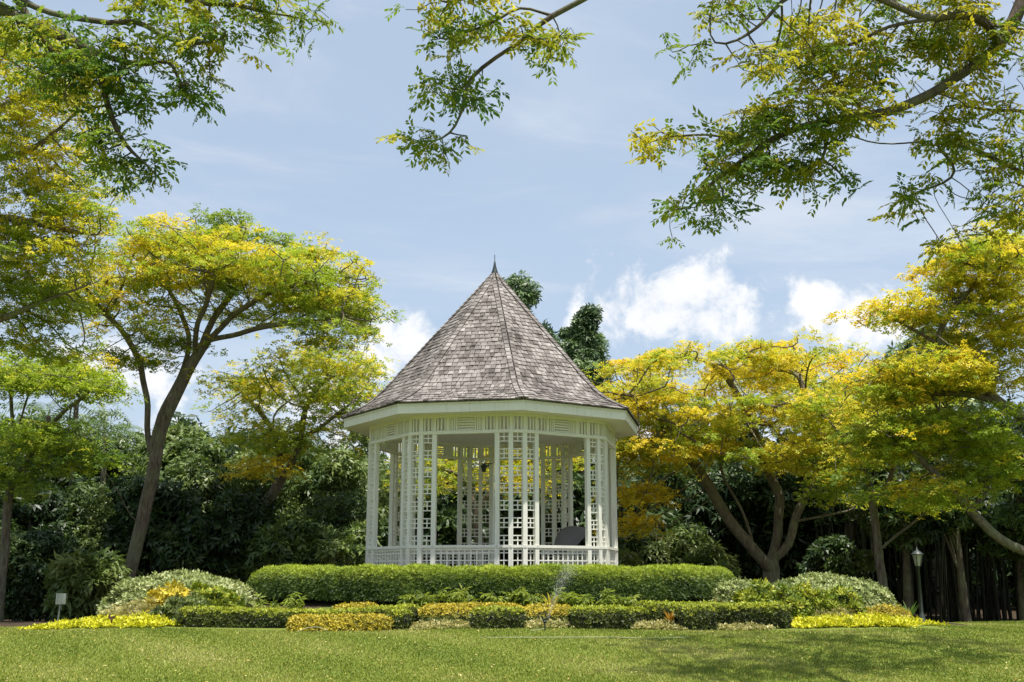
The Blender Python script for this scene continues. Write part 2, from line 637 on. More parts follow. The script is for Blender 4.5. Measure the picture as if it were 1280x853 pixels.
    # ring beam, frieze and top plate
    for k in range(-4, 4):
        k2 = k + 1 if k < 3 else -4
        segs = [(piers[k][1], piers[k][2], True), (piers[k][2], piers[k2][1], False)]
        for p, q, corner in segs:
            d = q - p; L = np.linalg.norm(d); d = d / L
            n = np.array((d[1], -d[0], 0)); m = (p + q) / 2
            b = MB(); b.box((m[0], m[1], Z_BEAM + 0.04), d * (L + 0.03), n * 0.15, UP * 0.085)
            b.build('ring_beam', M_WHITE, root)
            b = MB(); b.box((m[0], m[1], Z_SOF - 0.035), d * (L + 0.02), n * 0.13, UP * 0.07)
            z0, z1 = Z_BEAM + 0.0825, Z_SOF - 0.07
            own_list = []
            own = k in (-2, -1, 0, 1)
            zc, hh = (z0 + z1) / 2, z1 - z0
            stiles = [0.0, L] if corner else [0.0, PW, PW * 2, L - 2 * PW, L - PW, L]
            for s in stiles[1:-1] if not corner else []:
                c = p + d * s
                b.box((c[0], c[1], zc), d * 0.075, n * 0.09, UP * hh)
            c = p
            b.box((c[0], c[1], zc), d * 0.085, n * 0.092, UP * hh)
            for a0, a1 in zip(stiles[:-1], stiles[1:]):
                w = a1 - a0
                if w > PW * 1.3:          # middle field: boards lying, between boards standing
                    nb = 5
                    for i in range(nb):
                        zz = z0 + hh * (i + 0.5) / nb
                        c = p + d * (a0 + a1) / 2
                        bar(own_list, b, (c[0], c[1], zz), d * (w * 0.46), n * 0.03, UP * 0.042, own)
                    for side in (-1, 1):
                        for i in range(4):
                            c = p + d * ((a0 + a1) / 2 + side * (w * 0.25 + (i + 0.2) * w * 0.062))
                            bar(own_list, b, (c[0], c[1], zc), d * 0.045, n * 0.028, UP * hh, own)
                else:
                    nb = 3
                    for i in range(nb):
                        c = p + d * (a0 + w * (i + 0.75) / (nb + 0.5))
                        bar(own_list, b, (c[0], c[1], zc), d * 0.048, n * 0.028, UP * hh, own)
            fp = b.build('frieze_panel', M_WHITE, root)
            if not own:
                tag(fp, kind='stuff')
            for a in own_list:
                piece('slat', UB, fp, *a)

    # soffit boarding and ceiling, fascia
    b = MB(); b.lathe([(R_EAVE - 0.035, Z_SOF), (R_EAVE - 0.035, Z_SOF + 0.04)], 8, phase=-math.pi / 2 + PHI)
    b.build('ceiling', M_CEIL, root)
    for k in range(8):
        p, q = ang(k, R_EAVE), ang(k + 1, R_EAVE)
        pi, qi = ang(k, R_EAVE - 0.03), ang(k + 1, R_EAVE - 0.03)
        b = MB()
        zb, zt = Z_SOF - 0.012, Z_FAS
        vv = [(*v[:2], zz) for zz in (zb, zt) for v in (p, q, qi, pi)]
        b.add(vv, [(0, 3, 2, 1), (4, 5, 6, 7), (0, 1, 5, 4), (1, 2, 6, 5), (2, 3, 7, 6), (3, 0, 4, 7)])
        b.build('fascia', M_WHITE, root)
        # thin moulding under the shingles
        b = MB()
        p, q = ang(k, R_EAVE + 0.025), ang(k + 1, R_EAVE + 0.025)
        vv = [(*v[:2], zz) for zz in (Z_FAS - 0.05, Z_FAS) for v in (p, q, ang(k, R_EAVE + 0.003), ang(k + 1, R_EAVE + 0.003))]
        b.add([vv[i] for i in (0, 1, 3, 2, 4, 5, 7, 6)], [(0, 3, 2, 1), (4, 5, 6, 7), (0, 1, 5, 4), (1, 2, 6, 5), (2, 3, 7, 6), (3, 0, 4, 7)])
        b.build('eave_moulding', M_WHITE, root)

    # roof: bell-cast profile
    RR = R_EAVE + 0.075
    rho = np.linspace(0, 1, 201)
    slope = 1.22 - 0.70 * sstep(0.70, 0.92, rho)
    drop = np.concatenate([[0], np.cumsum((slope[1:] + slope[:-1]) / 2 * np.diff(rho))])
    drop = drop / drop[-1] * (Z_APEX - Z_FAS - 0.012)
    zr = Z_APEX - drop
    fz = lambda t: float(np.interp(t, rho, zr))
    b = MB()
    prof = [(max(1e-3, RR * t), fz(t) - 0.012) for t in np.linspace(1, 0.004, 30)]
    b.lathe(prof, 8, phase=-math.pi / 2 + PHI)
    roof = b.build('roof', M_DECK, root)
    apo = math.cos(math.pi / 8)
    arc = np.concatenate([[0], np.cumsum(np.hypot(np.diff(rho) * RR * apo, np.diff(zr)))])
    total = arc[-1]
    NROW = 37
    sb = MB()
    sb.add([(-.5, 0, 0), (.5, 0, 0), (.5, 1, 0), (-.5, 1, 0), (-.5, 0, 1), (.5, 0, 1), (.5, 1, .25), (-.5, 1, .25)],
           [(0, 3, 2, 1), (4, 5, 6, 7), (0, 1, 5, 4), (1, 2, 6, 5), (2, 3, 7, 6), (3, 0, 4, 7)])
    US = sb.mesh('shingle'); US.materials.append(M_SHINGLE)
    base_v = np.array(sb.v)
    rest, own_n = MB(), 0
    hips = {k: MB() for k in range(8)}
    for k in range(8):
        tv = ang(k + 1) - ang(k); tv /= np.linalg.norm(tv)
        ov = ang(k + 0.5)
        for i in range(NROW):
            s = total * (1 - i / NROW)
            t = float(np.interp(s, arc, rho))
            t2 = float(np.interp(max(s - 0.26, 0), arc, rho))
            a0 = ov * (RR * apo * t); a0[2] = fz(t)
            a1 = ov * (RR * apo * t2); a1[2] = fz(t2)
            upv = a1 - a0; ln = np.linalg.norm(upv)
            if ln < 0.05:
                continue
            nv = np.cross(tv, upv / ln)
            if nv[2] < 0:
                nv = -nv
            half = RR * t * math.sin(math.pi / 8)
            x = -half + (0.0 if i % 2 else -0.07)
            shrink = half - RR * t2 * math.sin(math.pi / 8)
            while x < half - 0.02:
                w = rng.uniform(0.10, 0.20)
                xa, xb = max(x, -half + 0.02), min(x + w, half - 0.02)
                x += w
                if xb - xa < 0.03:
                    continue
                # keep shingles inside the hips as the face narrows
                lim = half - shrink * 0.55
                xa2, xb2 = max(xa, -lim), min(xb, lim)
                if xb2 - xa2 < 0.03:
                    continue
                jig = rng.uniform(-0.012, 0.008)
                c = a0 + tv * (xa2 + xb2) / 2 + upv / ln * jig + nv * 0.004
                th = rng.uniform(0.028, 0.046)
                X, Yv, Zv = tv * (xb2 - xa2 - 0.016), upv, nv * th
                if k == 7 and own_n < 300 and xb2 - xa2 > 0.05 or (k == 0 and own_n < 300 and i < 6 and xb2 - xa2 > 0.05):
                    own_n += 1
                    piece('shingle', US, roof, c, X, Yv, Zv)
                else:
                    v = c + base_v[:, :1] * X + base_v[:, 1:2] * Yv + base_v[:, 2:] * Zv
                    rest.add(v, sb.f)
            # hip caps
            for kk, sg in ((k, -1), (k + 1, 1)):
                e0 = ang(kk, RR * t); e0[2] = fz(t)
                e1 = ang(kk, RR * t2); e1[2] = fz(t2)
                e = e1 - e0
                cw = min(0.13, half * 0.6)
                inw = tv * (-sg)
                c = e0 + nv * 0.042 + inw * cw / 2
                v = c + base_v[:, :1] * (inw * cw) + base_v[:, 1:2] * e + base_v[:, 2:] * (nv * 0.032)
                hips[kk % 8].add(v, sb.f)
    tag(rest.build('shingle_courses', M_SHINGLE, roof), kind='stuff')
    for k in range(8):
        hips[k].build('hip_cap', M_SHINGLE, roof)
    b = MB()
    b.lathe([(0.13, -0.12), (0.11, -0.02), (0.075, 0.08), (0.045, 0.2), (0.026, 0.34), (0.012, 0.36), (0.010, 0.56), (0.002, 0.6)], 12, (0, 0, Z_APEX))
    b.build('finial', M_METAL, roof, True)
    return piers


PIERS = build_bandstand()

# ------------------------------------------------------------------ foliage machinery
def unit(v):
    return v / (np.linalg.norm(v, axis=-1, keepdims=True) + 1e-9)


def leaf_template(kind):
    """small sprays of leaflets, x along the stalk, z up; returns verts (n,4,3)"""
    q = []
    r = np.random.default_rng(5)

    def leaflet(p, d, L, W, n=(0, 0, 1), droop=0.15):
        p, d, n = (np.asarray(a, float) for a in (p, d, n))
        d = d / np.linalg.norm(d)
        s = np.cross(n, d); s /= np.linalg.norm(s) + 1e-9
        mid = p + d * L * 0.5
        q.append([p, mid + s * W / 2 - n * L * droop * 0.2, p + d * L - n * L * droop, mid - s * W / 2 - n * L * droop * 0.2])
    if kind == 'bipinnate':          # feathery leaf of paired leaflets
        for i in range(5):
            x = 0.18 + 0.16 * i
            for sgn in (-1, 1):
                o = np.array((x, 0, -0.05 * x))
                dd = np.array((0.62, sgn * 0.78, -0.18))
                Lp = 0.42 * (1 - 0.07 * i)
                for j in range(5):
                    pp = o + dd * Lp * (0.25 + 0.75 * j / 4)
                    for s2 in (-1, 1):
                        e = np.array((dd[0] * 0.5 - s2 * dd[1] * 0.8, dd[1] * 0.5 + s2 * dd[0] * 0.8, -0.2))
                        leaflet(pp, e, 0.15, 0.062, droop=0.25)
    elif kind == 'pinnate':          # drooping fan of leaves with paired broad leaflets
        for yaw, dr in ((-0.85, 0.22), (0.0, 0.12), (0.85, 0.22)):
            ax = np.array((math.cos(yaw), math.sin(yaw), 0))
            sd = np.array((-ax[1], ax[0], 0))
            for i in range(5):
                t = 0.16 + 0.19 * i + r.uniform(-.03, .03)
                o = ax * t + np.array((0, 0, -dr * t * t))
                for s2 in (-1, 1):
                    e = ax * r.uniform(0.35, 1.1) + sd * s2 * r.uniform(0.55, 1.0) + np.array((0, 0, -0.15 - r.uniform(0, 0.25)))
                    nn = unit(np.array((0, 0, 1.0)) + sd * s2 * 0.35 + r.normal(0, 0.3, 3))
                    leaflet(o, e, r.uniform(0.24, 0.36), r.uniform(0.12, 0.165), nn, 0.25)
    elif kind == 'spray':            # looser, coarser spray for trees further off
        for i in range(8):
            a = r.uniform(-1.3, 1.3)
            p = np.array((r.uniform(0, 0.65), r.uniform(-0.3, 0.3), r.uniform(-0.10, 0.12)))
            d = np.array((math.cos(a), math.sin(a), r.uniform(-0.5, 0.2)))
            n = unit(np.array((r.uniform(-.4, .4), r.uniform(-.4, .4), 1.0)))
            leaflet(p, d, r.uniform(0.26, 0.42), r.uniform(0.11, 0.17), n, 0.2)
    elif kind == 'broad':            # whorl of broad drooping leaves
        for i in range(6):
            a = i * 2.399 + r.uniform(-.3, .3)
            d = np.array((math.cos(a), math.sin(a), r.uniform(-0.75, 0.05)))
            leaflet(d * 0.08, d, r.uniform(0.6, 0.95), r.uniform(0.24, 0.36), droop=0.3)
    elif kind == 'tuft':             # short upright hedge shoot
        for i in range(5):
            a = i * 2.399 + r.uniform(-.3, .3)
            d = np.array((math.cos(a), math.sin(a), r.uniform(0.2, 1.1)))
            leaflet(d * 0.1, d, r.uniform(0.6, 1.0), r.uniform(0.3, 0.45), droop=0.1)
    elif kind == 'needle':
        for i in range(7):
            a = i * 2.399
            d = np.array((math.cos(a), math.sin(a), r.uniform(0.5, 1.6)))
            leaflet(d * 0.05, d, r.uniform(0.8, 1.2), 0.14, droop=0.15)
    return np.array(q, float)


TPL = {k: leaf_template(k) for k in ('pinnate', 'spray', 'broad', 'tuft', 'needle')}


def basis(axis_x, axis_z):
    X = unit(axis_x)
    Y = unit(np.cross(axis_z, X))
    Z = np.cross(X, Y)
    return np.stack([X, Y, Z], -1)         # columns


def leaves_mesh(name, kind, P, X, Z, S, C, jitter=0.12):
    """place a leaf template at every P, stalk along X, upper side along Z"""
    T = TPL[kind]
    k = len(T)
    B = basis(X, Z)
    V = np.einsum('nij,kvj->nkvi', B, T) * S[:, None, None, None] + P[:, None, None, :]
    n = len(P)
    F4 = np.arange(n * k * 4, dtype=np.int32).reshape(-1, 4)
    col = np.repeat(C, k, axis=0)
    col = col * (1 + rng.normal(0, jitter, (n * k, 1)))
    return mesh_np(name, V.reshape(-1, 3), F4, np.clip(col, 0.004, 0.9))


def grow(polys, att, step, dk, di, maxit=110, wobble=0.28, lift=0.06):
    """branching skeleton: given limbs reach out to every attractor point"""
    pos_, par = [], []
    for poly in polys:
        poly = np.asarray(poly, float)
        pts = [poly[0]]
        for a, b in zip(poly[:-1], poly[1:]):
            n = max(1, int(np.linalg.norm(b - a) / step))
            for i in range(1, n + 1):
                pts.append(a + (b - a) * i / n)
        pts = np.array(pts)
        if len(pts) > 4:                    # a little crookedness, then smooth
            w = rng.normal(0, step * 0.10, pts.shape); w[0] = 0
            pts = pts + w
            pts[1:-1] = (pts[:-2] + 2 * pts[1:-1] + pts[2:]) / 4
        if pos_:
            dd = np.linalg.norm(np.array(pos_) - pts[0], axis=1)
            p = int(dd.argmin()); pts = pts[1:]
        else:
            p = -1
        for v in pts:
            pos_.append(v); par.append(p); p = len(pos_) - 1
    hand = len(pos_)
    N = np.array(pos_)
    d2 = ((att[:, None, :] - N[None]) ** 2).sum(-1)
    near, dist = d2.argmin(1), np.sqrt(d2.min(1))
    alive = dist > dk
    stuck = 0
    for it in range(maxit):
        act = alive & (dist < di)
        if not act.any():
            if not alive.any() or di > 30:
                break
            di *= 1.6
            continue
        idx = near[act]
        dirs = unit(att[act] - N[idx])
        u, inv = np.unique(idx, return_inverse=True)
        acc = np.zeros((len(u), 3)); np.add.at(acc, inv, dirs)
        acc = unit(acc + rng.normal(0, wobble, acc.shape) + np.array((0, 0, lift)))
        new = N[u] + acc * step
        base = len(N)
        N = np.concatenate([N, new]); par += list(u)
        d2 = ((att[:, None, :] - new[None]) ** 2).sum(-1)
        b = d2.argmin(1); dm = np.sqrt(d2.min(1))
        upd = dm < dist
        near[upd] = base + b[upd]; dist = np.minimum(dist, dm)
        before = alive.sum()
        alive &= dist > dk
        stuck = stuck + 1 if alive.sum() == before else 0
        if stuck > 8 or len(N) > 9000:
            break
    return N, np.array(par), hand


def wood(N, par, r_base, r_tip=0.010, flare=1.35):
    n = len(N)
    cnt = np.zeros(n)
    kids = [[] for _ in range(n)]
    for i in range(n):
        if par[i] >= 0:
            kids[par[i]].append(i)
    for i in range(n - 1, -1, -1):
        if cnt[i] == 0:
            cnt[i] = 1
        if par[i] >= 0:
            cnt[par[i]] += cnt[i] if True else 0
    e = math.log(r_base / r_tip) / math.log(max(cnt[0], 2))
    rad = r_tip * cnt ** e
    big, small = [], []
    stack = [(0, None)]
    while stack:
        i, p = stack.pop()
        ch = ([p] if p is not None else []) + [i]
        j = i
        while kids[j]:
            ks = sorted(kids[j], key=lambda a: -cnt[a])
            for o in ks[1:]:
                stack.append((o, j))
            j = ks[0]
            ch.append(j)
        if len(ch) < 2:
            continue
        P = N[ch].copy()
        rr = rad[ch].copy()
        if p is not None:
            rr[0] = min(rr[0], rr[1] * 1.25)
        else:
            h = P[:, 2] - P[0, 2]
            rr *= 1 + (flare - 1) * np.exp(-h / 0.35)
            P[0, 2] -= 0.15
        if len(ch) > 4:
            P[1:-1] = (P[:-2] + 2 * P[1:-1] + P[2:]) / 4
        (big if rr[0] > r_base * 0.26 else small).append((P, rr))
    return big, small, rad, cnt


GREEN, LIME, YELLOW, GOLD, DEEP = (np.array(c) for c in ((0.125, 0.215, 0.035), (0.33, 0.43, 0.045), (0.66, 0.57, 0.05), (0.78, 0.58, 0.04), (0.07, 0.145, 0.03)))


def mixcol(t, stops):
    t = np.clip(t, 0, 1)
    xs = np.linspace(0, 1, len(stops))
    S = np.array(stops)
    return np.stack([np.interp(t, xs, S[:, i]) for i in range(3)], -1)


FLAME = [GREEN, LIME * 0.8, LIME, YELLOW, GOLD]


def pads(spec, per_pad, pad_r, flat=0.26):
    """spec: list of (px, py, half width px, half height px, Y, half depth m, n pads, yellowness)
    crowns are heaps of small flat cushions of leaves; returns points and yellowness"""
    pts, ton = [], []
    for px, py, hw, hh, Y, hd, n, yel in spec:
        c = at(px, py, Y)
        sx = abs(at(px + hw, py, Y)[0] - c[0]); sz = abs(at(px, py - hh, Y)[2] - c[2])
        for i in range(n):
            while True:
                v = rng.uniform(-1, 1, 3)
                q = (v ** 2).sum()
                if q < 1 and (q > 0.18 or rng.random() < 0.25):
                    break
            pc = c + v * (sx, hd, sz)
            rr = pad_r * rng.uniform(0.65, 1.35)
            m = max(3, int(per_pad * rng.uniform(0.6, 1.4)))
            # a shallow dome of leaves with a fairly crisp, lobed rim
            aa = rng.uniform(0, 2 * math.pi, m); rq = np.sqrt(rng.uniform(0, 1, m)) * rr
            rq = rq * (1 + 0.22 * np.sin(aa * 3 + pc[0] * 7) + 0.12 * np.sin(aa * 5 + pc[1] * 9))
            w = np.stack([rq * np.cos(aa), rq * np.sin(aa), rr * flat * rng.uniform(-0.6, 0.6, m) - 0.30 * rq ** 2 / rr], -1)
            pts.append(pc + w)
            ton.append(np.full(m, yel + rng.normal(0, 0.17)) + rng.normal(0, 0.07, m))
    return np.concatenate(pts), np.concatenate(ton)


def make_tree(name, label, cat, limbs, spec, r_base, per_pad=9, pad_r=0.75, kind='spray', size=0.42, n_leaf=2, step=0.3,
              palette=FLAME, bark=None, mat=None, base_tone=0.0, group=None, r_tip=0.010, att_frac=0.4, jit=0.17, dk=None, flat=0.26, up=0.55):
    """limbs: polylines of world points, the first from the ground up"""
    root_p = np.array(limbs[0][0], float)
    P, tone = pads(spec, per_pad, pad_r, flat)
    sel = rng.random(len(P)) < att_frac
    N, par, hand = grow(limbs, P[sel], step, dk or step * 1.3, 3.0)
    big, small, rad, cnt = wood(N, par, r_base, r_tip)
    root = thing(name, label, cat, tuple(root_p), group)
    V, Q = tubes(big + small)
    obj('trunk', mesh_np('trunk', V - root_p, Q, smooth=True), bark or M_BARK, root)
    # leaves sit round the branch ends that were grown to each cushion
    L = np.repeat(P, n_leaf, axis=0) + rng.normal(0, jit, (len(P) * n_leaf, 3)) * (1, 1, 0.6)
    tn = np.repeat(tone, n_leaf) + base_tone + 0.05
    a = rng.uniform(0, 2 * math.pi, len(L))
    X = np.stack([np.cos(a), np.sin(a), rng.uniform(-0.45, 0.25, len(L))], -1)
    Z = unit(rng.normal(0, up, (len(L), 3)) + np.array((0, 0, 1.0)))
    S = size * rng.uniform(0.65, 1.3, len(L))
    me = leaves_mesh('crown', kind, L - root_p, X, Z, S, mixcol(tn, palette))
    obj('crown', me, mat or M_LEAF, root)
    return root


def px_line(pts, Y=None):
    """[(px, py) or (px, py, Y)] -> world polyline"""
    return [at(p[0], p[1], p[2] if len(p) > 2 else Y) for p in pts]


def from_ground(line, dx=0.0):
    """prepend the foot of the trunk, on the ground under the first point"""
    p = line[0]
    return [np.array((p[0] + dx, p[1], gz(p[0] + dx, p[1])))] + list(line)


# ------------------------------------------------------------------ the flame trees
def flame_trees():
    # tall spreading tree left of the bandstand
    Y = 38.0
    limbs = [from_ground(px_line([(160, 725), (172, 680), (184, 625), (195, 570), (205, 525), (222, 492), (243, 446), (262, 424)], Y), -0.15),
             px_line([(190, 575), (183, 535), (187, 508), (180, 475), (172, 445, 37.5), (152, 410, 37), (120, 385, 36.5)], Y),
             px_line([(192, 560), (200, 520), (216, 490), (232, 455, 38.5), (238, 420, 39), (222, 380, 39.5), (205, 350, 40)], Y),
             px_line([(262, 424), (290, 420), (330, 408, 37), (380, 402, 36.5), (430, 400, 36)], Y),
             px_line([(250, 436), (266, 400, 38.5), (292, 365, 39), (318, 335, 39.5)], Y),
             px_line([(262, 424), (296, 390, 37.2), (345, 362, 36.4), (395, 350, 35.8)], Y),
             px_line([(243, 446), (246, 405, 37), (262, 365, 36), (270, 335, 35.5)], Y),
             px_line([(166, 655), (152, 622), (131, 590, 37.6)], Y)]
    spec = [(290, 318, 130, 28, 38, 4.2, 70, 0.60), (360, 350, 100, 34, 37.5, 4.0, 62, 0.56), (205, 335, 90, 34, 38, 4.0, 55, 0.62),
            (425, 372, 52, 30, 37, 3.0, 30, 0.50), (140, 375, 70, 38, 37.5, 3.0, 40, 0.58), (420, 415, 50, 18, 37, 2.5, 18, 0.46),
            (300, 360, 120, 24, 38, 4.5, 40, 0.52), (200, 415, 46, 14, 37, 2.0, 14, 0.48), (165, 445, 42, 12, 37.5, 1.5, 10, 0.46),
            (295, 287, 60, 9, 39, 2.5, 22, 0.22)]
    spec = [(a, b, c, d, e, f, int(n * 0.72), y) for a, b, c, d, e, f, n, y in spec]
    make_tree('flame_tree', 'tall spreading yellow-green tree with a forked leaning trunk beside the pale variegated mound', 'tree', limbs, spec, 0.225,
              per_pad=24, pad_r=0.92, r_tip=0.017, size=0.33, n_leaf=3, step=0.30, flat=0.2, jit=0.10, att_frac=0.3)

    # second, lower tree between it and the bandstand
    Y = 44.0
    limbs = [from_ground(px_line([(278, 690), (300, 655), (335, 628), (352, 600), (345, 560), (338, 520)], Y)),
             px_line([(350, 605), (352, 560), (330, 520), (300, 490)], Y), px_line([(352, 600), (375, 560, 43), (380, 510, 43), (400, 480, 43)], Y),
             px_line([(345, 560), (395, 540, 42.5), (430, 510, 42)], Y)]
    spec = [(370, 465, 100, 30, 43.5, 3.5, 80, 0.52), (300, 490, 50, 28, 44, 2.5, 32, 0.55), (425, 500, 60, 28, 43, 2.5, 56, 0.5), (330, 545, 55, 24, 43, 2, 26, 0.44), (430, 450, 50, 22, 44, 2.5, 34, 0.56),
            (325, 580, 35, 14, 42.5, 1.2, 12, 0.80), (400, 540, 50, 22, 43, 2, 18, 0.40)]
    make_tree('flame_tree', 'smaller yellow-flecked tree with a slanting trunk in the dark wood next to the bandstand', 'tree', limbs, spec, 0.22,
              per_pad=13, pad_r=0.85, size=0.36, n_leaf=2, step=0.34)

    # far-left tree whose trunk stands outside the picture
    Y = 28.0
    tr = [np.array((-15.6, 28, gz(-15.6, 28))), np.array((-15.3, 28, 3.0)), np.array((-15.0, 28, 6.0))]
    limbs = [tr, [tr[2]] + px_line([(-30, 412), (0, 398), (45, 380), (95, 362), (130, 350)], 27.5),
             [tr[2], np.array((-15.0, 27.5, 8.5))] + px_line([(-40, 290), (0, 270), (60, 282), (125, 297)], 27),
             [np.array((-15.0, 27.5, 8.5)), np.array((-14.6, 27, 11))] + px_line([(-20, 150), (30, 120), (60, 90)], 26.5),
             [np.array((-14.6, 27, 11))] + px_line([(-20, 200), (40, 190), (85, 150)], 27)]
    spec = [(40, 75, 60, 30, 26.5, 1.8, 26, 0.62), (40, 150, 75, 36, 27, 2.0, 34, 0.55), (55, 215, 75, 30, 27, 2.0, 34, 0.56), (40, 275, 80, 22, 27, 2.0, 30, 0.60),
            (50, 325, 90, 24, 27.5, 2.0, 30, 0.58), (20, 375, 75, 26, 28, 2.0, 26, 0.40), (-110, 150, 80, 130, 27, 2.5, 50, 0.55), (100, 258, 40, 12, 27, 1.0, 8, 0.55),
            (60, 430, 60, 14, 28.5, 1.5, 14, 0.42)]
    make_tree('flame_tree', 'yellow-leaved tree reaching in over the small signboard, its trunk out of view', 'tree', limbs, spec, 0.30,
              per_pad=16, pad_r=0.70, size=0.29, jit=0.1, n_leaf=3, step=0.26)

    # low tree in front of the wood on the same side
    Y = 34.0
    limbs = [from_ground(px_line([(6, 690), (10, 620), (17, 560), (14, 500), (12, 470)], Y)),
             px_line([(17, 560), (33, 495), (48, 462)], Y), px_line([(10, 610), (49, 552, 33.5), (72, 522, 33), (100, 500, 32.5), (118, 485, 32)], Y),
             px_line([(12, 470), (40, 440, 33), (70, 425, 33)], Y)]
    spec = [(60, 470, 75, 16, 33, 2.2, 38, 0.36), (20, 455, 50, 18, 34, 2.0, 18, 0.40), (110, 478, 36, 12, 32.5, 1.5, 12, 0.38), (60, 550, 70, 22, 33, 2.2, 30, 0.20), (20, 600, 45, 22, 33.5, 2, 16, 0.16),
            (100, 570, 40, 18, 33, 1.5, 12, 0.16)]
    make_tree('flame_tree', 'low green tree with two upright stems behind the small signboard', 'tree', limbs, spec, 0.13,
              per_pad=14, pad_r=0.70, size=0.34, n_leaf=3, step=0.28)

    # broad golden tree right of the bandstand
    Y = 40.0
    limbs = [from_ground(px_line([(963, 712), (968, 690), (974, 665), (971, 643), (978, 622), (966, 603), (950, 560)], Y)),
             px_line([(963, 712), (944, 690), (929, 674), (906, 645), (887, 610), (872, 585), (850, 545)], 39.6),
             px_line([(943, 690), (934, 652), (920, 624), (904, 600), (895, 560)], 39.8),
             px_line([(968, 700), (990, 681), (991, 652), (1005, 628), (1020, 600), (1030, 560)], 39.8),
             px_line([(991, 652), (1030, 645), (1072, 636)], 39.5),
             px_line([(850, 545), (820, 520, 38), (790, 500, 37.5), (765, 490, 37)], Y), px_line([(950, 560), (930, 510, 39), (910, 470, 38.5), (880, 450, 38)], Y),
             px_line([(1030, 560), (1010, 510), (1000, 470)], Y)]
    spec = [(860, 462, 115, 26, 40, 4.0, 66, 0.70), (970, 450, 95, 24, 40.5, 4.0, 50, 0.72), (790, 500, 58, 36, 38.5, 3.0, 44, 0.68), (880, 515, 90, 26, 38.5, 3.5, 52, 0.64),
            (830, 560, 75, 26, 38.5, 3.0, 44, 0.66), (940, 560, 95, 22, 38.2, 3.0, 46, 0.66), (1010, 510, 60, 30, 39, 3.0, 36, 0.64), (800, 615, 35, 16, 38.5, 1.4, 14, 0.80),
            (790, 648, 22, 14, 38.5, 1.0, 8, 0.85), (1030, 575, 50, 14, 39, 2.0, 16, 0.48), (780, 560, 30, 30, 38.5, 2.0, 16, 0.72), (1050, 612, 40, 8, 39, 1.2, 7, 0.40)]
    spec = [(a, b, c, d, e, f, max(5, int(n * 0.68)), y) for a, b, c, d, e, f, n, y in spec]
    make_tree('flame_tree', 'broad golden-yellow tree with a many-stemmed trunk behind the pale clipped mound', 'tree', limbs, spec, 0.30,
              per_pad=25, pad_r=0.85, r_tip=0.017, size=0.31, n_leaf=3, step=0.30, flat=0.2, jit=0.09, att_frac=0.3)

    # slim forked tree by the lamp
    Y = 36.0
    limbs = [from_ground(px_line([(1104, 735), (1098, 690), (1094, 650), (1090, 615), (1080, 585)], Y)),
             px_line([(1098, 690), (1124, 667), (1150, 648), (1168, 626)], 35.7), px_line([(1092, 630), (1112, 600), (1120, 575)], 35.8)]
    spec = [(1090, 560, 62, 26, 36, 2.0, 26, 0.50), (1140, 618, 48, 16, 35.5, 1.4, 18, 0.46), (1045, 590, 34, 10, 36, 1.2, 8, 0.42), (1060, 520, 70, 26, 37, 2.0, 26, 0.5)]
    make_tree('flame_tree', 'slim tree with a low side fork standing by the lamp post', 'tree', limbs, spec, 0.145,
              per_pad=14, pad_r=0.66, size=0.33, n_leaf=3, step=0.28)

    # big tree at the right edge, trunk outside the picture
    Y = 31.0
    bx = 16.8
    tr = [np.array((bx, 31, gz(bx, 31))), np.array((bx - 0.2, 31, 2.2)), np.array((bx - 0.1, 31, 5.2)), np.array((bx - 0.3, 31, 8.2))]
    limbs = [tr, [tr[1]] + px_line([(1310, 700), (1280, 690), (1248, 676), (1216, 640), (1190, 614), (1165, 590), (1130, 552), (1098, 530)], 30.8),
             [tr[2]] + px_line([(1310, 545), (1280, 522), (1245, 500), (1200, 490), (1150, 493), (1125, 490), (1104, 477)], 30.6),
             [at(1245, 500, 30.6)] + px_line([(1215, 465), (1195, 446), (1170, 428), (1140, 410), (1105, 392)], 30.4), [at(1170, 428, 30.4)] + px_line([(1186, 390), (1206, 370), (1225, 350)], 30.4),
             [tr[3]] + px_line([(1320, 400), (1270, 370), (1220, 330), (1180, 320)], 30.5),
             [at(1216, 640, 30.8)] + px_line([(1240, 600), (1235, 570), (1255, 540)], 31.2)]
    spec = [(1215, 335, 70, 34, 30.5, 2.2, 44, 0.64), (1130, 385, 60, 18, 30.4, 1.6, 20, 0.64), (1235, 400, 70, 40, 31, 2.2, 50, 0.62), (1170, 465, 85, 26, 30.6, 2.2, 50, 0.68),
            (1110, 480, 50, 22, 30.6, 1.6, 24, 0.68), (1180, 540, 95, 32, 31, 2.4, 60, 0.52), (1240, 580, 60, 36, 31.4, 2.2, 34, 0.46), (1110, 540, 60, 20, 31, 1.8, 26, 0.48),
            (1255, 300, 50, 30, 30.5, 1.5, 22, 0.62), (1340, 420, 80, 110, 31, 2.5, 60, 0.6), (1150, 610, 50, 16, 31, 1.5, 12, 0.5)]
    make_tree('flame_tree', 'yellow tree stretching long low limbs over the lamp post, trunk out of view', 'tree', limbs, spec, 0.25,
              per_pad=19, pad_r=0.78, size=0.30, n_leaf=3, step=0.28, flat=0.2, jit=0.10, r_tip=0.014, att_frac=0.35)

    # a golden tree seen through the bandstand and another behind the right-hand trees
    Y = 45.0
    limbs = [from_ground(px_line([(600, 690), (596, 640), (585, 600), (570, 570)], Y)), px_line([(596, 640), (625, 600), (650, 570)], Y), px_line([(585, 600), (540, 580), (510, 565)], Y)]
    spec = [(600, 570, 90, 26, 45, 3, 46, 0.60), (540, 590, 50, 26, 45, 2.5, 20, 0.55), (690, 575, 60, 26, 45, 2.5, 26, 0.62), (650, 600, 60, 16, 44, 2, 14, 0.6)]
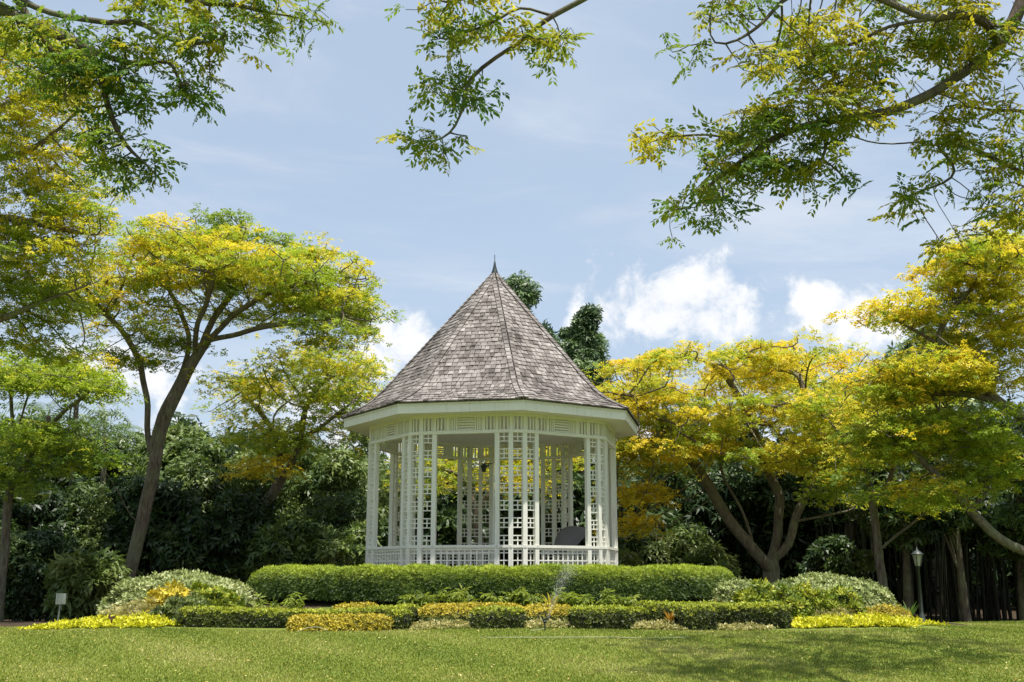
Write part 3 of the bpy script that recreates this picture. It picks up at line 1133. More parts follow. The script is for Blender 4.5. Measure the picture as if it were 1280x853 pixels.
    make_tree('flame_tree', 'yellow tree seen through the lattice from behind the bandstand', 'tree', limbs, spec, 0.2,
              per_pad=13, pad_r=0.85, size=0.36, n_leaf=2, step=0.34)
    Y = 50.0
    limbs = [from_ground(px_line([(1060, 700), (1065, 620), (1075, 560), (1080, 520)], Y)), px_line([(1065, 620), (1100, 560), (1140, 500)], Y), px_line([(1070, 580), (1030, 530), (1000, 500)], Y)]
    spec = [(1050, 465, 100, 26, 50, 4.5, 60, 0.66), (1000, 490, 60, 30, 50, 4, 30, 0.62), (1120, 490, 80, 34, 50, 4, 44, 0.6), (1080, 530, 100, 30, 49, 4, 40, 0.5)]
    make_tree('flame_tree', 'golden tree crown rising behind the slim forked tree and the broad golden tree', 'tree', limbs, spec, 0.26,
              per_pad=14, pad_r=0.95, size=0.42, n_leaf=2, step=0.4)


flame_trees()


# ------------------------------------------------------------------ overhanging trees near the camera
def near_trees():
    D = 12.5
    OLIVE = [DEEP * 1.1, GREEN * 1.05, LIME * 0.66, YELLOW * 0.7, YELLOW * 0.95]
    # right: long limb over the lawn plus the hanging spray over the roof
    bx, by = 9.6, 12.0
    g0 = np.array((bx, by, gz(bx, by)))
    tr = [g0, np.array((bx - 0.1, by, 2.5)), np.array((bx + 0.1, by, 5.0)), np.array((bx - 0.5, by, 7.0)), np.array((bx - 1.4, by, 9.2))]
    main = px_line([(1300, -40), (1278, 0), (1262, 37), (1239, 65), (1207, 91), (1166, 116), (1126, 136), (1077, 146), (1024, 152), (987, 163), (955, 179), (940, 190)], D)
    limbs = [tr, [tr[4]] + main,
             [tr[3]] + px_line([(1310, 150), (1280, 140), (1227, 136), (1182, 128)], 12.8),
             [tr[3]] + px_line([(1320, 240), (1280, 215), (1239, 195), (1199, 183), (1166, 175), (1117, 181), (1081, 179)], 13.2),
             [tr[3]] + px_line([(1330, 270), (1280, 233), (1250, 212)], 12.2),
             [at(1247, 52, D)] + px_line([(1231, 24), (1199, 18), (1158, 24), (1109, 32), (1085, 45)], 12.0),
             [at(955, 179, D)] + px_line([(915, 172), (882, 167), (835, 172)], D), [at(940, 190, D)] + px_line([(905, 218), (872, 240)], D),
             [at(1024, 152, D)] + px_line([(1040, 185), (1030, 205), (1005, 214)], D),
             [at(1158, 24, 12.0)] + px_line([(1060, -20), (1000, -12), (975, 0), (959, 24), (935, 45), (910, 57), (872, 54)], 11.8),
             [at(1166, 175, 13.2)] + px_line([(1200, 215), (1180, 228), (1130, 245)], 13.2),
             # the limb above the picture that carries the hanging spray
             [tr[4], np.array((6.2, 11.6, 9.6)), np.array((3.4, 11.6, 9.35))] + px_line([(760, -18), (726, 2), (690, 20), (672, 24), (662, 47), (622, 70), (604, 88), (584, 99)], 11.6),
             [at(584, 99, 11.6)] + px_line([(580, 125), (576, 146), (562, 170)], 11.6),
             [at(690, 20, 11.6)] + px_line([(650, 3), (628, 24), (598, 37), (575, 41)], 11.6),
             [at(760, -18, 11.6)] + px_line([(690, -6), (640, -10), (590, -6), (560, 4)], 11.4)]
    e = lambda x0, x1, y0, y1, n, yel, Y=D, hd=0.7: ((x0 + x1) / 2, (y0 + y1) / 2, (x1 - x0) / 2, (y1 - y0) / 2, Y, hd, n, yel)
    spec = [e(870, 955, 165, 228, 24, 0.40), e(895, 1125, 112, 178, 46, 0.50), e(960, 1125, 5, 115, 52, 0.56), e(1125, 1290, -10, 135, 62, 0.58),
            e(1142, 1290, 142, 215, 30, 0.56, 13), e(1112, 1180, 228, 262, 7, 0.42, 13.2, 0.4), e(1206, 1290, 240, 300, 16, 0.50, 12.6), e(855, 925, 232, 274, 11, 0.36, D, 0.4),
            e(975, 1070, 188, 234, 12, 0.44, D, 0.4), e(875, 955, -10, 22, 10, 0.48, 11.8), e(928, 970, 55, 88, 6, 0.58, 11.8, 0.3), e(795, 850, 162, 190, 6, 0.50, D, 0.3), e(852, 872, 48, 62, 2, 0.5, 11.8, 0.2),
            e(515, 640, -14, 22, 18, 0.52, 11.5), e(545, 578, 38, 70, 5, 0.42, 11.6, 0.3), e(602, 625, 24, 40, 3, 0.6, 11.6, 0.3), e(652, 705, 25, 66, 8, 0.52, 11.6, 0.4), e(548, 600, 90, 125, 8, 0.45, 11.6, 0.3),
            e(528, 562, 165, 192, 5, 0.56, 11.6, 0.25), e(1290, 1500, -60, 260, 60, 0.55, 12.5, 1.4), e(1000, 1300, -110, -20, 50, 0.5, 12.6, 1.2), (1180, -150, 300, 50, 17.0, 2.6, 190, 0.5), (1130, -130, 200, 30, 14.8, 0.9, 70, 0.5)]
    make_tree('overhanging_tree', 'near tree with a long leafy limb and a hanging spray, above the lamp-post side', 'tree', limbs, spec, 0.15,
              per_pad=3.6, pad_r=0.30, kind='pinnate', size=0.235, n_leaf=1, step=0.13, palette=OLIVE, bark=M_BARK_DARK, r_tip=0.0045, att_frac=1.0, jit=0.02, dk=0.09, flat=0.6, up=0.5)

    # left: feathery dark green sprays hanging in from above
    D = 12.0
    bx, by = -8.3, 11.2
    g0 = np.array((bx, by, gz(bx, by)))
    tr = [g0, np.array((bx, by, 3.0)), np.array((bx + 0.2, by, 6.0)), np.array((bx + 0.9, by + 0.3, 8.4))]
    z = lambda pts: [(a / 3.048, b / 3.048) for a, b in pts]
    limbs = [tr, [tr[3]] + px_line(z([(-40, 10), (5, 22), (60, 70), (130, 100), (230, 130), (330, 185), (390, 215), (480, 240), (560, 255), (640, 230)]), D),
             [tr[3]] + px_line(z([(40, -60), (70, 0), (110, 75), (150, 120), (190, 190), (260, 235), (300, 285), (370, 310), (395, 330)]), D),
             [at(62 * 330 / 330 + 50, 55, D)] + px_line(z([(360, 210), (372, 240), (395, 320), (405, 400), (430, 440), (435, 510), (500, 580), (560, 640)]), D),
             [at(25, 5, D)] + px_line(z([(140, 40), (250, 70), (370, 75), (450, 95), (520, 75), (560, 40)]), D),
             [at(172, 24, D)] + px_line(z([(590, 120), (660, 160), (750, 170), (840, 160)]), D),
             [tr[3]] + px_line(z([(200, -90), (420, -60), (640, -15), (800, 10), (900, 12), (1000, 50), (1110, 60)]), D)]
    spec = [e(60, 120, 25, 75, 14, 0.36, D, 0.5), e(95, 190, 45, 115, 26, 0.34, D, 0.5), e(170, 285, 30, 75, 18, 0.42, D, 0.5), e(200, 262, 80, 122, 10, 0.32, D, 0.4), e(80, 140, 85, 140, 10, 0.30, D, 0.4),
            e(118, 150, 155, 225, 9, 0.40, D, 0.35), e(150, 202, 175, 228, 10, 0.30, D, 0.35), e(140, 195, 105, 138, 6, 0.30, D, 0.3), e(290, 390, -12, 42, 18, 0.40, D, 0.5), e(150, 300, -15, 28, 20, 0.42, D, 0.5),
            e(0, 60, 5, 60, 8, 0.4, D, 0.5), e(30, 110, 60, 110, 10, 0.36, D, 0.5), e(108, 130, 158, 180, 3, 0.3, D, 0.2), e(-160, 0, -80, 120, 26, 0.4, D, 1.0)]
    make_tree('overhanging_tree', 'near tree with fine dark green sprays hanging above the tall spreading tree', 'tree', limbs, spec, 0.12,
              per_pad=3.4, pad_r=0.28, kind='pinnate', size=0.22, n_leaf=1, step=0.13, palette=OLIVE, bark=M_BARK_DARK, r_tip=0.0045, att_frac=1.0, jit=0.02, dk=0.09, flat=0.6, up=0.5)


near_trees()


# ------------------------------------------------------------------ woodland behind
def bushy(name, label, cat, px, py_top, py_bot, hw, Y, cols, n=1500, kind='broad', size=0.5, lobes=16, group=None, trunk=True, tall=False, mat=None, r_trunk=0.16):
    """rounded broadleaf crown built from lobes of leaf whorls on a trunk with a few limbs"""
    top, bot = at(px, py_top, Y), at(px, py_bot, Y)
    sx = hw / F * Y
    g = gz(top[0], Y)
    z0, z1 = max(bot[2], g + 0.05), top[2]
    c = np.array((top[0], Y, (z0 + z1) / 2))
    sz = (z1 - z0) / 2
    root = thing(name, label, cat, (c[0], Y, g), group)
    base = np.array((c[0], Y, g))
    cen, rad = [], []
    for i in range(lobes):
        v = unit(rng.normal(0, 1, 3)) * rng.uniform(0.35, 0.85)
        if tall:
            v[:2] *= 1 - 0.35 * max(0, v[2])
        cen.append(c + v * (sx, sx * 0.85, sz)); rad.append(rng.uniform(0.28, 0.5) * min(sx, sz) if not tall else rng.uniform(0.42, 0.62) * sx)
    cen, rad = np.array(cen), np.array(rad)
    # stretch the heap of lobes to the crown's full height and width
    hi, lo = (cen[:, 2] + rad * 0.85).max(), (cen[:, 2] - rad * 0.5).min()
    cen[:, 2] = z0 + (cen[:, 2] - lo) * (z1 - z0) / (hi - lo)
    wd = (np.abs(cen[:, 0] - c[0]) + rad * 0.9).max()
    cen[:, 0] = c[0] + (cen[:, 0] - c[0]) * sx / wd
    # wood
    chains = []
    zt = z0 + sz * 1.1
    tr = np.array([base + (0, 0, -0.15), base + rng.normal(0, .1, 3) * (1, 1, 0) + (0, 0, (zt - g) * 0.5), (c[0] + rng.normal(0, .2), Y, zt)])
    t = np.linspace(0, 1, 9)[:, None]
    curve = (1 - t) ** 2 * tr[0] + 2 * t * (1 - t) * tr[1] + t ** 2 * tr[2]
    chains.append((curve, np.linspace(r_trunk * 1.3, r_trunk * 0.4, 9)))
    for q in cen[:8]:
        s = curve[rng.integers(3, 8)]
        mid = (s + q) / 2 + (0, 0, -0.15)
        cv = (1 - t) ** 2 * s + 2 * t * (1 - t) * mid + t ** 2 * q
        chains.append((cv, np.linspace(r_trunk * 0.4, 0.02, 9)))
    V, Q = tubes(chains, 6)
    obj('trunk', mesh_np('trunk', V - base, Q, smooth=True), M_BARK_DARK, root)
    # leaves on the lobes' shells
    k = rng.integers(0, lobes, n)
    d = unit(rng.normal(0, 1, (n, 3)) + (0, -0.15, 0.25))
    L = cen[k] + d * rad[k][:, None] * rng.uniform(0.72, 1.08, (n, 1)) * (1, 1, 0.8)
    L[:, 2] = np.maximum(L[:, 2], ground(L[:, 0], L[:, 1]) + 0.08)
    X = unit(d * (1, 1, 0.3) + rng.normal(0, 0.5, (n, 3)) + (0, 0, -0.3))
    Z = unit(d + rng.normal(0, 0.45, (n, 3)) + (0, 0, 0.35))
    S = size * rng.uniform(0.6, 1.3, n)
    tone = np.clip(rng.normal(0.45 + rng.normal(0, 0.1), 0.18, lobes)[k] + rng.normal(0, 0.10, n), 0, 1)
    obj('crown', leaves_mesh('crown', kind, L - base, X, Z, S, mixcol(tone, cols), 0.15), mat or M_LEAF_GLOSSY, root)
    return root


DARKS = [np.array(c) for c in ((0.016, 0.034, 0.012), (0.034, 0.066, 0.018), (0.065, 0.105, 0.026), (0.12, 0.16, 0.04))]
MIDS = [np.array(c) for c in ((0.04, 0.075, 0.02), (0.10, 0.15, 0.035), (0.15, 0.205, 0.05), (0.23, 0.27, 0.08))]
BLUES = [np.array(c) for c in ((0.045, 0.085, 0.035), (0.095, 0.155, 0.062), (0.165, 0.24, 0.095), (0.24, 0.31, 0.13))]


def woodland():
    gl = 'evergreen trees of the wood on the signboard side'
    ll = 'dense dark evergreen tree in the wood behind the small signboard and tall spreading tree'
    for px, t, b, hw, Y in [(-40, 470, 760, 90, 50), (60, 520, 745, 80, 49), (20, 500, 700, 90, 55), (140, 540, 760, 80, 47), (130, 505, 680, 90, 56), (225, 528, 750, 70, 50),
                            (270, 515, 690, 80, 55), (320, 548, 750, 70, 49), (350, 530, 690, 80, 56), (420, 560, 745, 70, 50), (450, 520, 700, 70, 56), (500, 540, 750, 70, 52)]:
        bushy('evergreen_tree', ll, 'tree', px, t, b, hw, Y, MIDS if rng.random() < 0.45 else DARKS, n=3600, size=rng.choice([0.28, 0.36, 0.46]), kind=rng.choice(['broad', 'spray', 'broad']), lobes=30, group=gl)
    gu = 'broadleaf shrubs along the wood edge on the signboard side'
    lu = 'broad-leaved green shrub at the wood edge between the tall spreading trunk and the bandstand'
    own = {-10: 'broad-leaved shrub at the foot of the low two-stemmed tree', 70: 'broad-leaved shrub right behind the small signboard',
           120: 'tall broad-leaved shrub between the low two-stemmed tree and the tall spreading trunk', 115: 'low long-leaved shrub between the signboard and the pale variegated mound',
           200: 'broad-leaved shrub right behind the tall spreading trunk', 40: 'high shrub filling the space under the low two-stemmed tree crown'}
    for px, t, b, hw, Y in [(-10, 640, 775, 70, 38), (70, 655, 772, 60, 38), (120, 600, 740, 60, 43), (115, 690, 775, 48, 35), (200, 590, 745, 60, 43), (250, 565, 735, 60, 45), (265, 640, 745, 60, 42), (310, 610, 745, 55, 43),
                            (370, 640, 745, 60, 42), (420, 610, 745, 60, 44), (450, 650, 745, 50, 41), (40, 590, 720, 70, 42)]:
        bushy('broadleaf_shrub', own.get(px, lu), 'shrub', px, t, b, hw, Y, MIDS if rng.random() < 0.6 else DARKS, n=2300, size=rng.choice([0.22, 0.30, 0.38]), lobes=26, group=gu, r_trunk=0.07)
    gr = 'evergreen trees of the wood on the lamp side'
    lr = 'dark evergreen tree deep in the shaded wood behind the lamp post and golden trees'
    for px, t, b, hw, Y in [(560, 590, 750, 70, 52), (640, 580, 750, 70, 53), (720, 590, 750, 70, 52), (790, 580, 750, 70, 50), (850, 540, 750, 80, 54), (930, 560, 750, 80, 53), (1010, 560, 755, 80, 54),
                            (1090, 540, 760, 80, 56), (1170, 520, 690, 90, 55), (1250, 500, 690, 100, 54), (1340, 500, 760, 100, 52), (1220, 560, 680, 90, 50), (1310, 560, 760, 80, 47), (900, 500, 640, 90, 60), (1150, 470, 640, 100, 62)]:
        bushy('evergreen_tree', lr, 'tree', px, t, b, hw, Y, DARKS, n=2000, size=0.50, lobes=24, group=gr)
    for px, t, b, hw, Y in [(1120, 560, 680, 60, 44), (1190, 560, 672, 60, 43), (1262, 575, 690, 60, 43), (1330, 560, 740, 70, 42)]:
        bushy('evergreen_tree', lr, 'tree', px, t, b, hw, Y, DARKS, n=1700, size=0.34, lobes=22, group=gr)
    gs = 'low shrubs under the golden trees'
    ls = 'loose green shrub in the shade between the bandstand and the broad golden tree'
    for px, t, b, hw, Y in [(800, 660, 745, 45, 44), (850, 650, 740, 45, 45), (890, 680, 735, 36, 43), (1040, 670, 740, 50, 46), (770, 690, 740, 30, 40)]:
        bushy('broadleaf_shrub', {1040: 'dark round shrub between the broad golden tree and the slim forked tree', 770: 'low shrub right beside the bandstand behind the end of the rounded hedge', 890: 'low shrub against the stems of the broad golden tree'}.get(px, ls), 'shrub', px, t, b, hw, Y, DARKS if px > 1000 else MIDS, n=1000, size=0.34, lobes=16, group=gs, r_trunk=0.06)
    bushy('broadleaf_shrub', 'pale-leaved shrub glinting under the long low limbs at the wood edge by the lamp post', 'shrub', 1275, 540, 670, 45, 33, BLUES, n=1300, size=0.3, lobes=18, r_trunk=0.07)
    # tall trees far behind
    bushy('tall_evergreen', 'tall narrow evergreen rising right behind the roof and its finial', 'tree', 642, 336, 640, 46, 66, BLUES, n=6500, size=0.42, lobes=60, tall=True, r_trunk=0.3)
    bushy('tall_evergreen', 'round-topped evergreen standing clear of the roof slope before the cumulus cloud', 'tree', 726, 382, 560, 40, 66, BLUES, n=6500, size=0.40, lobes=60, r_trunk=0.28)
    bushy('tall_evergreen', 'distant dark crown showing above the golden tree crowns', 'tree', 1165, 408, 640, 66, 75, BLUES, n=2600, size=0.65, lobes=26, r_trunk=0.3)
    bushy('tall_evergreen', 'lower evergreen shoulder between roof slope and the two tall evergreens', 'tree', 676, 400, 640, 26, 70, BLUES, n=1600, size=0.5, lobes=18, tall=True, r_trunk=0.25)


woodland()


def far_wood():
    """the unbroken wood that closes the view behind the single trees"""
    n = 26000
    x = rng.uniform(-62, 62, n)
    y = rng.uniform(66, 82, n)
    g = ground(x, y)
    top = 9.0 + 1.6 * np.sin(x * 0.31 + 1) + 1.1 * np.sin(x * 0.83) + 0.7 * np.sin(x * 1.9 + y * .5)
    z = g + top * np.sqrt(rng.uniform(0, 1, n)) * (1 - 0.1 * rng.random(n))
    y = y - (z - g) * 0.1
    L = np.stack([x, y, z], -1)
    X = unit(rng.normal(0, 1, (n, 3)) + (0, -0.5, -0.4))
    Z = unit(rng.normal(0, 0.5, (n, 3)) + (0, -0.5, 0.8))
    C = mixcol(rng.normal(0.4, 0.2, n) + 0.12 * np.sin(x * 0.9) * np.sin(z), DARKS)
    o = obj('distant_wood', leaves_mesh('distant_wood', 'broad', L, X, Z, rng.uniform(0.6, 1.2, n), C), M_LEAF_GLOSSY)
    tag(o, 'continuous dark wood closing the view behind all the trees', 'wood', kind='stuff')


far_wood()


def palm(px, py_crown, Y, label, n=16, L=2.6):
    c = at(px, py_crown, Y)
    g = np.array((c[0], Y, gz(c[0], Y)))
    root = thing('palm_tree', label, 'palm', tuple(g), 'palms among the wood')
    t = np.linspace(0, 1, 8)[:, None]
    V, Q = tubes([(g * (1 - t) + c * t + np.sin(t * 3) * (0.15, 0, 0), np.linspace(0.16, 0.10, 8))], 8)
    obj('trunk', mesh_np('trunk', V - g, Q, smooth=True), M_BARK_DARK, root)
    for i in range(n):
        a = i * 2.399
        el = rng.uniform(0.1, 1.25)
        d = np.array((math.cos(a), math.sin(a), 0))
        m = 18
        s = np.linspace(0, 1, m)
        P = c + d * (s * L * math.cos(el * 0.6))[:, None] + np.array((0, 0, 1))[None] * (s * L * math.sin(el) - 1.5 * s ** 2 * L * 0.5)[:, None]
        quads = []
        T = unit(np.gradient(P, axis=0))
        for j in range(1, m):
            for sg in (-1, 1):
                side = unit(np.cross(T[j], (0, 0, 1.0))) * sg
                w = 0.55 * math.sin(math.pi * (0.1 + 0.86 * s[j])) * L / 2.6
                e = P[j] + side * w + T[j] * 0.2 + np.array((0, 0, -w * 0.45))
                quads.append([P[j], (P[j] + e) / 2 + T[j] * 0.03, e, (P[j] + e) / 2 - T[j] * 0.03])
        quads = np.array(quads).reshape(-1, 3) - g
        C = np.tile(mixcol(np.array([rng.uniform(0.3, 0.8)]), BLUES), (len(quads) // 4, 1))
        obj('frond', mesh_np('frond', quads, np.arange(len(quads)).reshape(-1, 4), C), M_LEAF_GLOSSY, root)


palm(95, 500, 46, 'feathery palm in the wood behind the low two-stemmed tree', 16, 2.6)
palm(130, 545, 45, 'palm with drooping fronds next to the tall spreading trunk', 14, 2.2)
palm(60, 520, 47, 'feathery palm in the wood behind the low two-stemmed tree', 14, 2.4)

# ------------------------------------------------------------------ hedges and beds
def hedge(name, label, cat, path, half_w, height, cols, size=0.07, dens=520, expo=4.0, group=None, kind='tuft', top_col=None, bumpy=0.03, lit_gold_top=(0.80, 1.0)):
    """clipped hedge following a ground path of (x, y); rounded ends, superellipse section"""
    path = np.array(path, float)
    seg = np.linalg.norm(np.diff(path, axis=0), axis=1)
    s = np.concatenate([[0], np.cumsum(seg)])
    Lt = s[-1]
    m = max(12, int(Lt / 0.12))
    # extend both ends for the rounded caps
    u = np.linspace(-half_w * 0.9, Lt + half_w * 0.9, m)
    cx = np.interp(u, s, path[:, 0]); cy = np.interp(u, s, path[:, 1])
    t0 = unit(path[1] - path[0]); t1 = unit(path[-1] - path[-2])
    lo, hi = u < 0, u > Lt
    cx[lo] = path[0, 0] + t0[0] * u[lo]; cy[lo] = path[0, 1] + t0[1] * u[lo]
    cx[hi] = path[-1, 0] + t1[0] * (u[hi] - Lt); cy[hi] = path[-1, 1] + t1[1] * (u[hi] - Lt)
    over = np.clip(np.maximum(-u, u - Lt) / (half_w * 0.95), 0, 1)
    cap = (1 - over ** expo) ** (1 / expo)
    tx = np.gradient(cx); ty = np.gradient(cy)
    nn = np.hypot(tx, ty); tx, ty = tx / nn, ty / nn
    g = ground(cx, cy)
    root_p = np.array((cx[m // 2], cy[m // 2], g[m // 2]))
    hs = np.interp(u, np.linspace(u[0], u[-1], len(height)), height) if np.ndim(height) else np.full(m, height)

    def surf(uu, th, scale=1.0):
        """uu index float, th 0..pi over the hedge (0 = front foot)"""
        i = np.clip(uu, 0, m - 1.001)
        f = lambda arr: np.interp(i, np.arange(m), arr)
        c, h, w = f(cap), f(hs), half_w
        sx = np.sign(np.cos(th)) * np.abs(np.cos(th)) ** (2 / expo)
        sz = np.abs(np.sin(th)) ** (2 / expo)
        wob = 1 + bumpy * (np.sin(uu * 0.55 + th * 2.3) + np.sin(uu * 0.21 - th * 3.1) + 0.8 * np.sin(uu * 1.3 + th * 5))
        nx, ny = f(ty), -f(tx)
        a = sx * w * c * scale * wob
        z = f(g) + h * (1 - (1 - c) * 0.55) * sz * scale * wob
        return np.stack([f(cx) + nx * a, f(cy) + ny * a, z], -1)

    # angles spaced evenly along the section, so the foot of the hedge is clothed too
    q0 = np.concatenate([[0.0], np.geomspace(1e-9, math.pi / 2, 400)])
    ths = np.concatenate([q0, math.pi - q0[::-1][1:]])
    Hm = float(np.max(hs))
    ar = np.concatenate([[0], np.cumsum(np.hypot(np.diff(np.sign(np.cos(ths)) * np.abs(np.cos(ths)) ** (2 / expo) * half_w), np.diff(np.abs(np.sin(ths)) ** (2 / expo) * Hm)))])
    ar /= ar[-1]
    root = thing(name, label, cat, tuple(root_p), group)
    # inner twig mass
    gu, gt = np.meshgrid(np.arange(m), np.interp(np.linspace(0, 1, 15), ar, ths), indexing='ij')
    V = surf(gu.ravel().astype(float), gt.ravel(), 0.91)
    V[:, 2] -= 0.03
    idx = np.arange(m * 15).reshape(m, 15)
    Q = np.stack([idx[:-1, :-1], idx[1:, :-1], idx[1:, 1:], idx[:-1, 1:]], -1).reshape(-1, 4)
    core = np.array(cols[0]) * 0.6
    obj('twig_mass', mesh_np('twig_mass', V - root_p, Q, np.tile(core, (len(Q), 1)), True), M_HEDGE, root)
    area = Lt * (2 * np.max(hs) + 2 * half_w) + 2 * half_w * np.max(hs) * 2
    n = int(area * dens)
    uu = rng.uniform(0, m - 1, n)
    th = np.interp(rng.uniform(0, 1, n), ar, ths)
    L = surf(uu, th, 1.0)
    e1 = surf(uu + 0.2, th) - surf(uu - 0.2, th)
    e2 = surf(uu, np.clip(th + 0.03, 1e-6, math.pi)) - surf(uu, np.clip(th - 0.03, 0, math.pi))
    nrm = unit(np.cross(e1, e2))
    ctr = surf(uu, np.full(n, math.pi / 2)); ctr[:, 2] = L[:, 2] * 0.5 + ctr[:, 2] * 0.15
    flip = ((L - ctr) * nrm).sum(1) < 0
    nrm[flip] *= -1
    L = L + nrm * rng.normal(-0.012, 0.02, (n, 1))
    X = unit(np.cross(nrm, rng.normal(0, 1, (n, 3))))
    Z = unit(nrm + rng.normal(0, 0.45, (n, 3)) + (0, 0, 0.25))
    tone = rng.normal(0.45, 0.2, n) + 0.12 * np.sin(uu * 0.31 + th * 2)
    C = mixcol(tone, cols)
    if top_col is not None:           # top colour: sunlight painted into green hedges, gold leaf on golden ones
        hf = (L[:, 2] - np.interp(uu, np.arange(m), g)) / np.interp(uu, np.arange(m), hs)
        w = sstep(lit_gold_top[0], lit_gold_top[1], hf + rng.normal(0, 0.10, n))[:, None]
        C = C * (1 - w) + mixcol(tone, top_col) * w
    S = size * rng.uniform(0.6, 1.35, n)
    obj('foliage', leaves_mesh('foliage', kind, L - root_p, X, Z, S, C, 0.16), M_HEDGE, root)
    return root


def mound(name, label, cat, px, Y, hw, py_top, hd, cols, size=0.10, dens=420, kind='tuft', lump=0.08, group=None, expo=2.4):
    """rounded clipped shrub sitting on the ground"""
    c = at(px, py_top, Y)
    g = gz(c[0], Y)
    H = c[2] - g
    sx = hw / F * Y
    root_p = np.array((c[0], Y, g))
    root = thing(name, label, cat, tuple(root_p), group)
    sd = rng.uniform(0, 6, 6)

    def surf(d, k=1.0):
        lum = 1 + lump * (np.sin(d[:, 0] * 5 + sd[0]) * np.sin(d[:, 1] * 4 + sd[1]) + 0.7 * np.sin(d[:, 0] * 9 + sd[2] + d[:, 2] * 6) + 0.5 * np.sin(d[:, 1] * 11 + d[:, 2] * 8 + sd[3]))
        q = np.sign(d) * np.abs(d) ** (2 / expo)
        q = q / (np.linalg.norm(q, axis=1, ord=expo)[:, None])
        p = q * (sx, hd, H) * lum[:, None] * k
        gg = ground(p[:, 0] + root_p[0], p[:, 1] + root_p[1]) - g
        p[:, 2] = np.maximum(p[:, 2], 0) * (1 - np.clip(gg / max(H, .1), -0.5, 0.9)) + gg
        return p
    nu, nv = 40, 12
    U, Vv = np.meshgrid(np.linspace(0, 2 * math.pi, nu, endpoint=False), np.linspace(0, math.pi / 2, nv), indexing='ij')
    d = np.stack([np.cos(U) * np.cos(Vv), np.sin(U) * np.cos(Vv), np.sin(Vv)], -1).reshape(-1, 3)
    P = surf(d, 0.90); P[:, 2] -= 0.02
    idx = np.arange(nu * nv).reshape(nu, nv)
    nx = np.roll(idx, -1, axis=0)
    Q = np.stack([idx[:, :-1], nx[:, :-1], nx[:, 1:], idx[:, 1:]], -1).reshape(-1, 4)
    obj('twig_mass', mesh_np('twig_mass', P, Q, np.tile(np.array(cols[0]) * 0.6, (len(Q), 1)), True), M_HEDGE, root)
    n = int((2 * math.pi * (sx * hd + (sx + hd) / 2 * H) / 1.6) * dens)
    d = unit(rng.normal(0, 1, (n, 3))); d[:, 2] = np.abs(d[:, 2])
    L = surf(d)
    nrm = unit(d / (sx, hd, H))
    L = L + nrm * rng.normal(-0.02, 0.035, (n, 1))
    X = unit(np.cross(nrm, rng.normal(0, 1, (n, 3))))
    Z = unit(nrm + rng.normal(0, 0.5, (n, 3)) + (0, 0, 0.3))
    tone = rng.normal(0.5, 0.22, n) + 0.15 * np.sin(d[:, 0] * 7 + sd[4]) * np.sin(d[:, 2] * 6 + sd[5])
    obj('foliage', leaves_mesh('foliage', kind, L, X, Z, size * rng.uniform(0.6, 1.35, n), mixcol(tone, cols), 0.16), M_HEDGE, root)
    return root


c3 = lambda *a: [np.array(v) for v in a]
BOX = c3((0.024, 0.032, 0.008), (0.045, 0.062, 0.011), (0.08, 0.105, 0.017), (0.15, 0.17, 0.025))  # side leaves deepened to paint the shaded fronts of the low hedges
BOX_SUNLIT = c3((0.21, 0.26, 0.02), (0.33, 0.37, 0.028), (0.46, 0.45, 0.035))  # sun on the clipped tops, painted into the leaf colour
BIG = c3((0.022, 0.042, 0.009), (0.048, 0.088, 0.014), (0.09, 0.145, 0.02), (0.16, 0.22, 0.03))  # darker greens put in for the shade low on the rounded hedge
BIG_SUNLIT = c3((0.19, 0.27, 0.02), (0.31, 0.39, 0.03), (0.44, 0.48, 0.045))  # bright upper greens standing in for sun on the rounded hedge
GOLDS = c3((0.15, 0.15, 0.02), (0.42, 0.34, 0.03), (0.60, 0.48, 0.05), (0.72, 0.62, 0.13))
VARI = c3((0.08, 0.11, 0.03), (0.20, 0.25, 0.075), (0.36, 0.40, 0.16), (0.55, 0.56, 0.30))
LIMES = c3((0.20, 0.24, 0.015), (0.48, 0.48, 0.02), (0.64, 0.60, 0.03), (0.72, 0.68, 0.06))
CREAM = c3((0.10, 0.13, 0.03), (0.26, 0.26, 0.08), (0.48, 0.42, 0.18), (0.62, 0.54, 0.30))
FRESH = c3((0.06, 0.11, 0.014), (0.14, 0.20, 0.02), (0.26, 0.30, 0.025), (0.42, 0.40, 0.03))
OLIVEG = c3((0.05, 0.075, 0.02), (0.10, 0.14, 0.035), (0.17, 0.21, 0.06), (0.25, 0.28, 0.08))


def gx(px, Y):
    return (px - 640) / F * Y * 1.0 / math.cos(0) * 1.0


def row(px0, Y0, px1, Y1, inset):
    """ground path between two photo columns (outer ends inset by the cap)"""
    k = 1.0 / (math.cos(PITCH) + 0.25 * math.sin(PITCH))     # columns near the foot of the picture
    a = np.array(((px0 - 640) / F * Y0 * k, Y0)); b = np.array(((px1 - 640) / F * Y1 * k, Y1))
    d = unit(b - a)
    return [a + d * inset, b - d * inset]


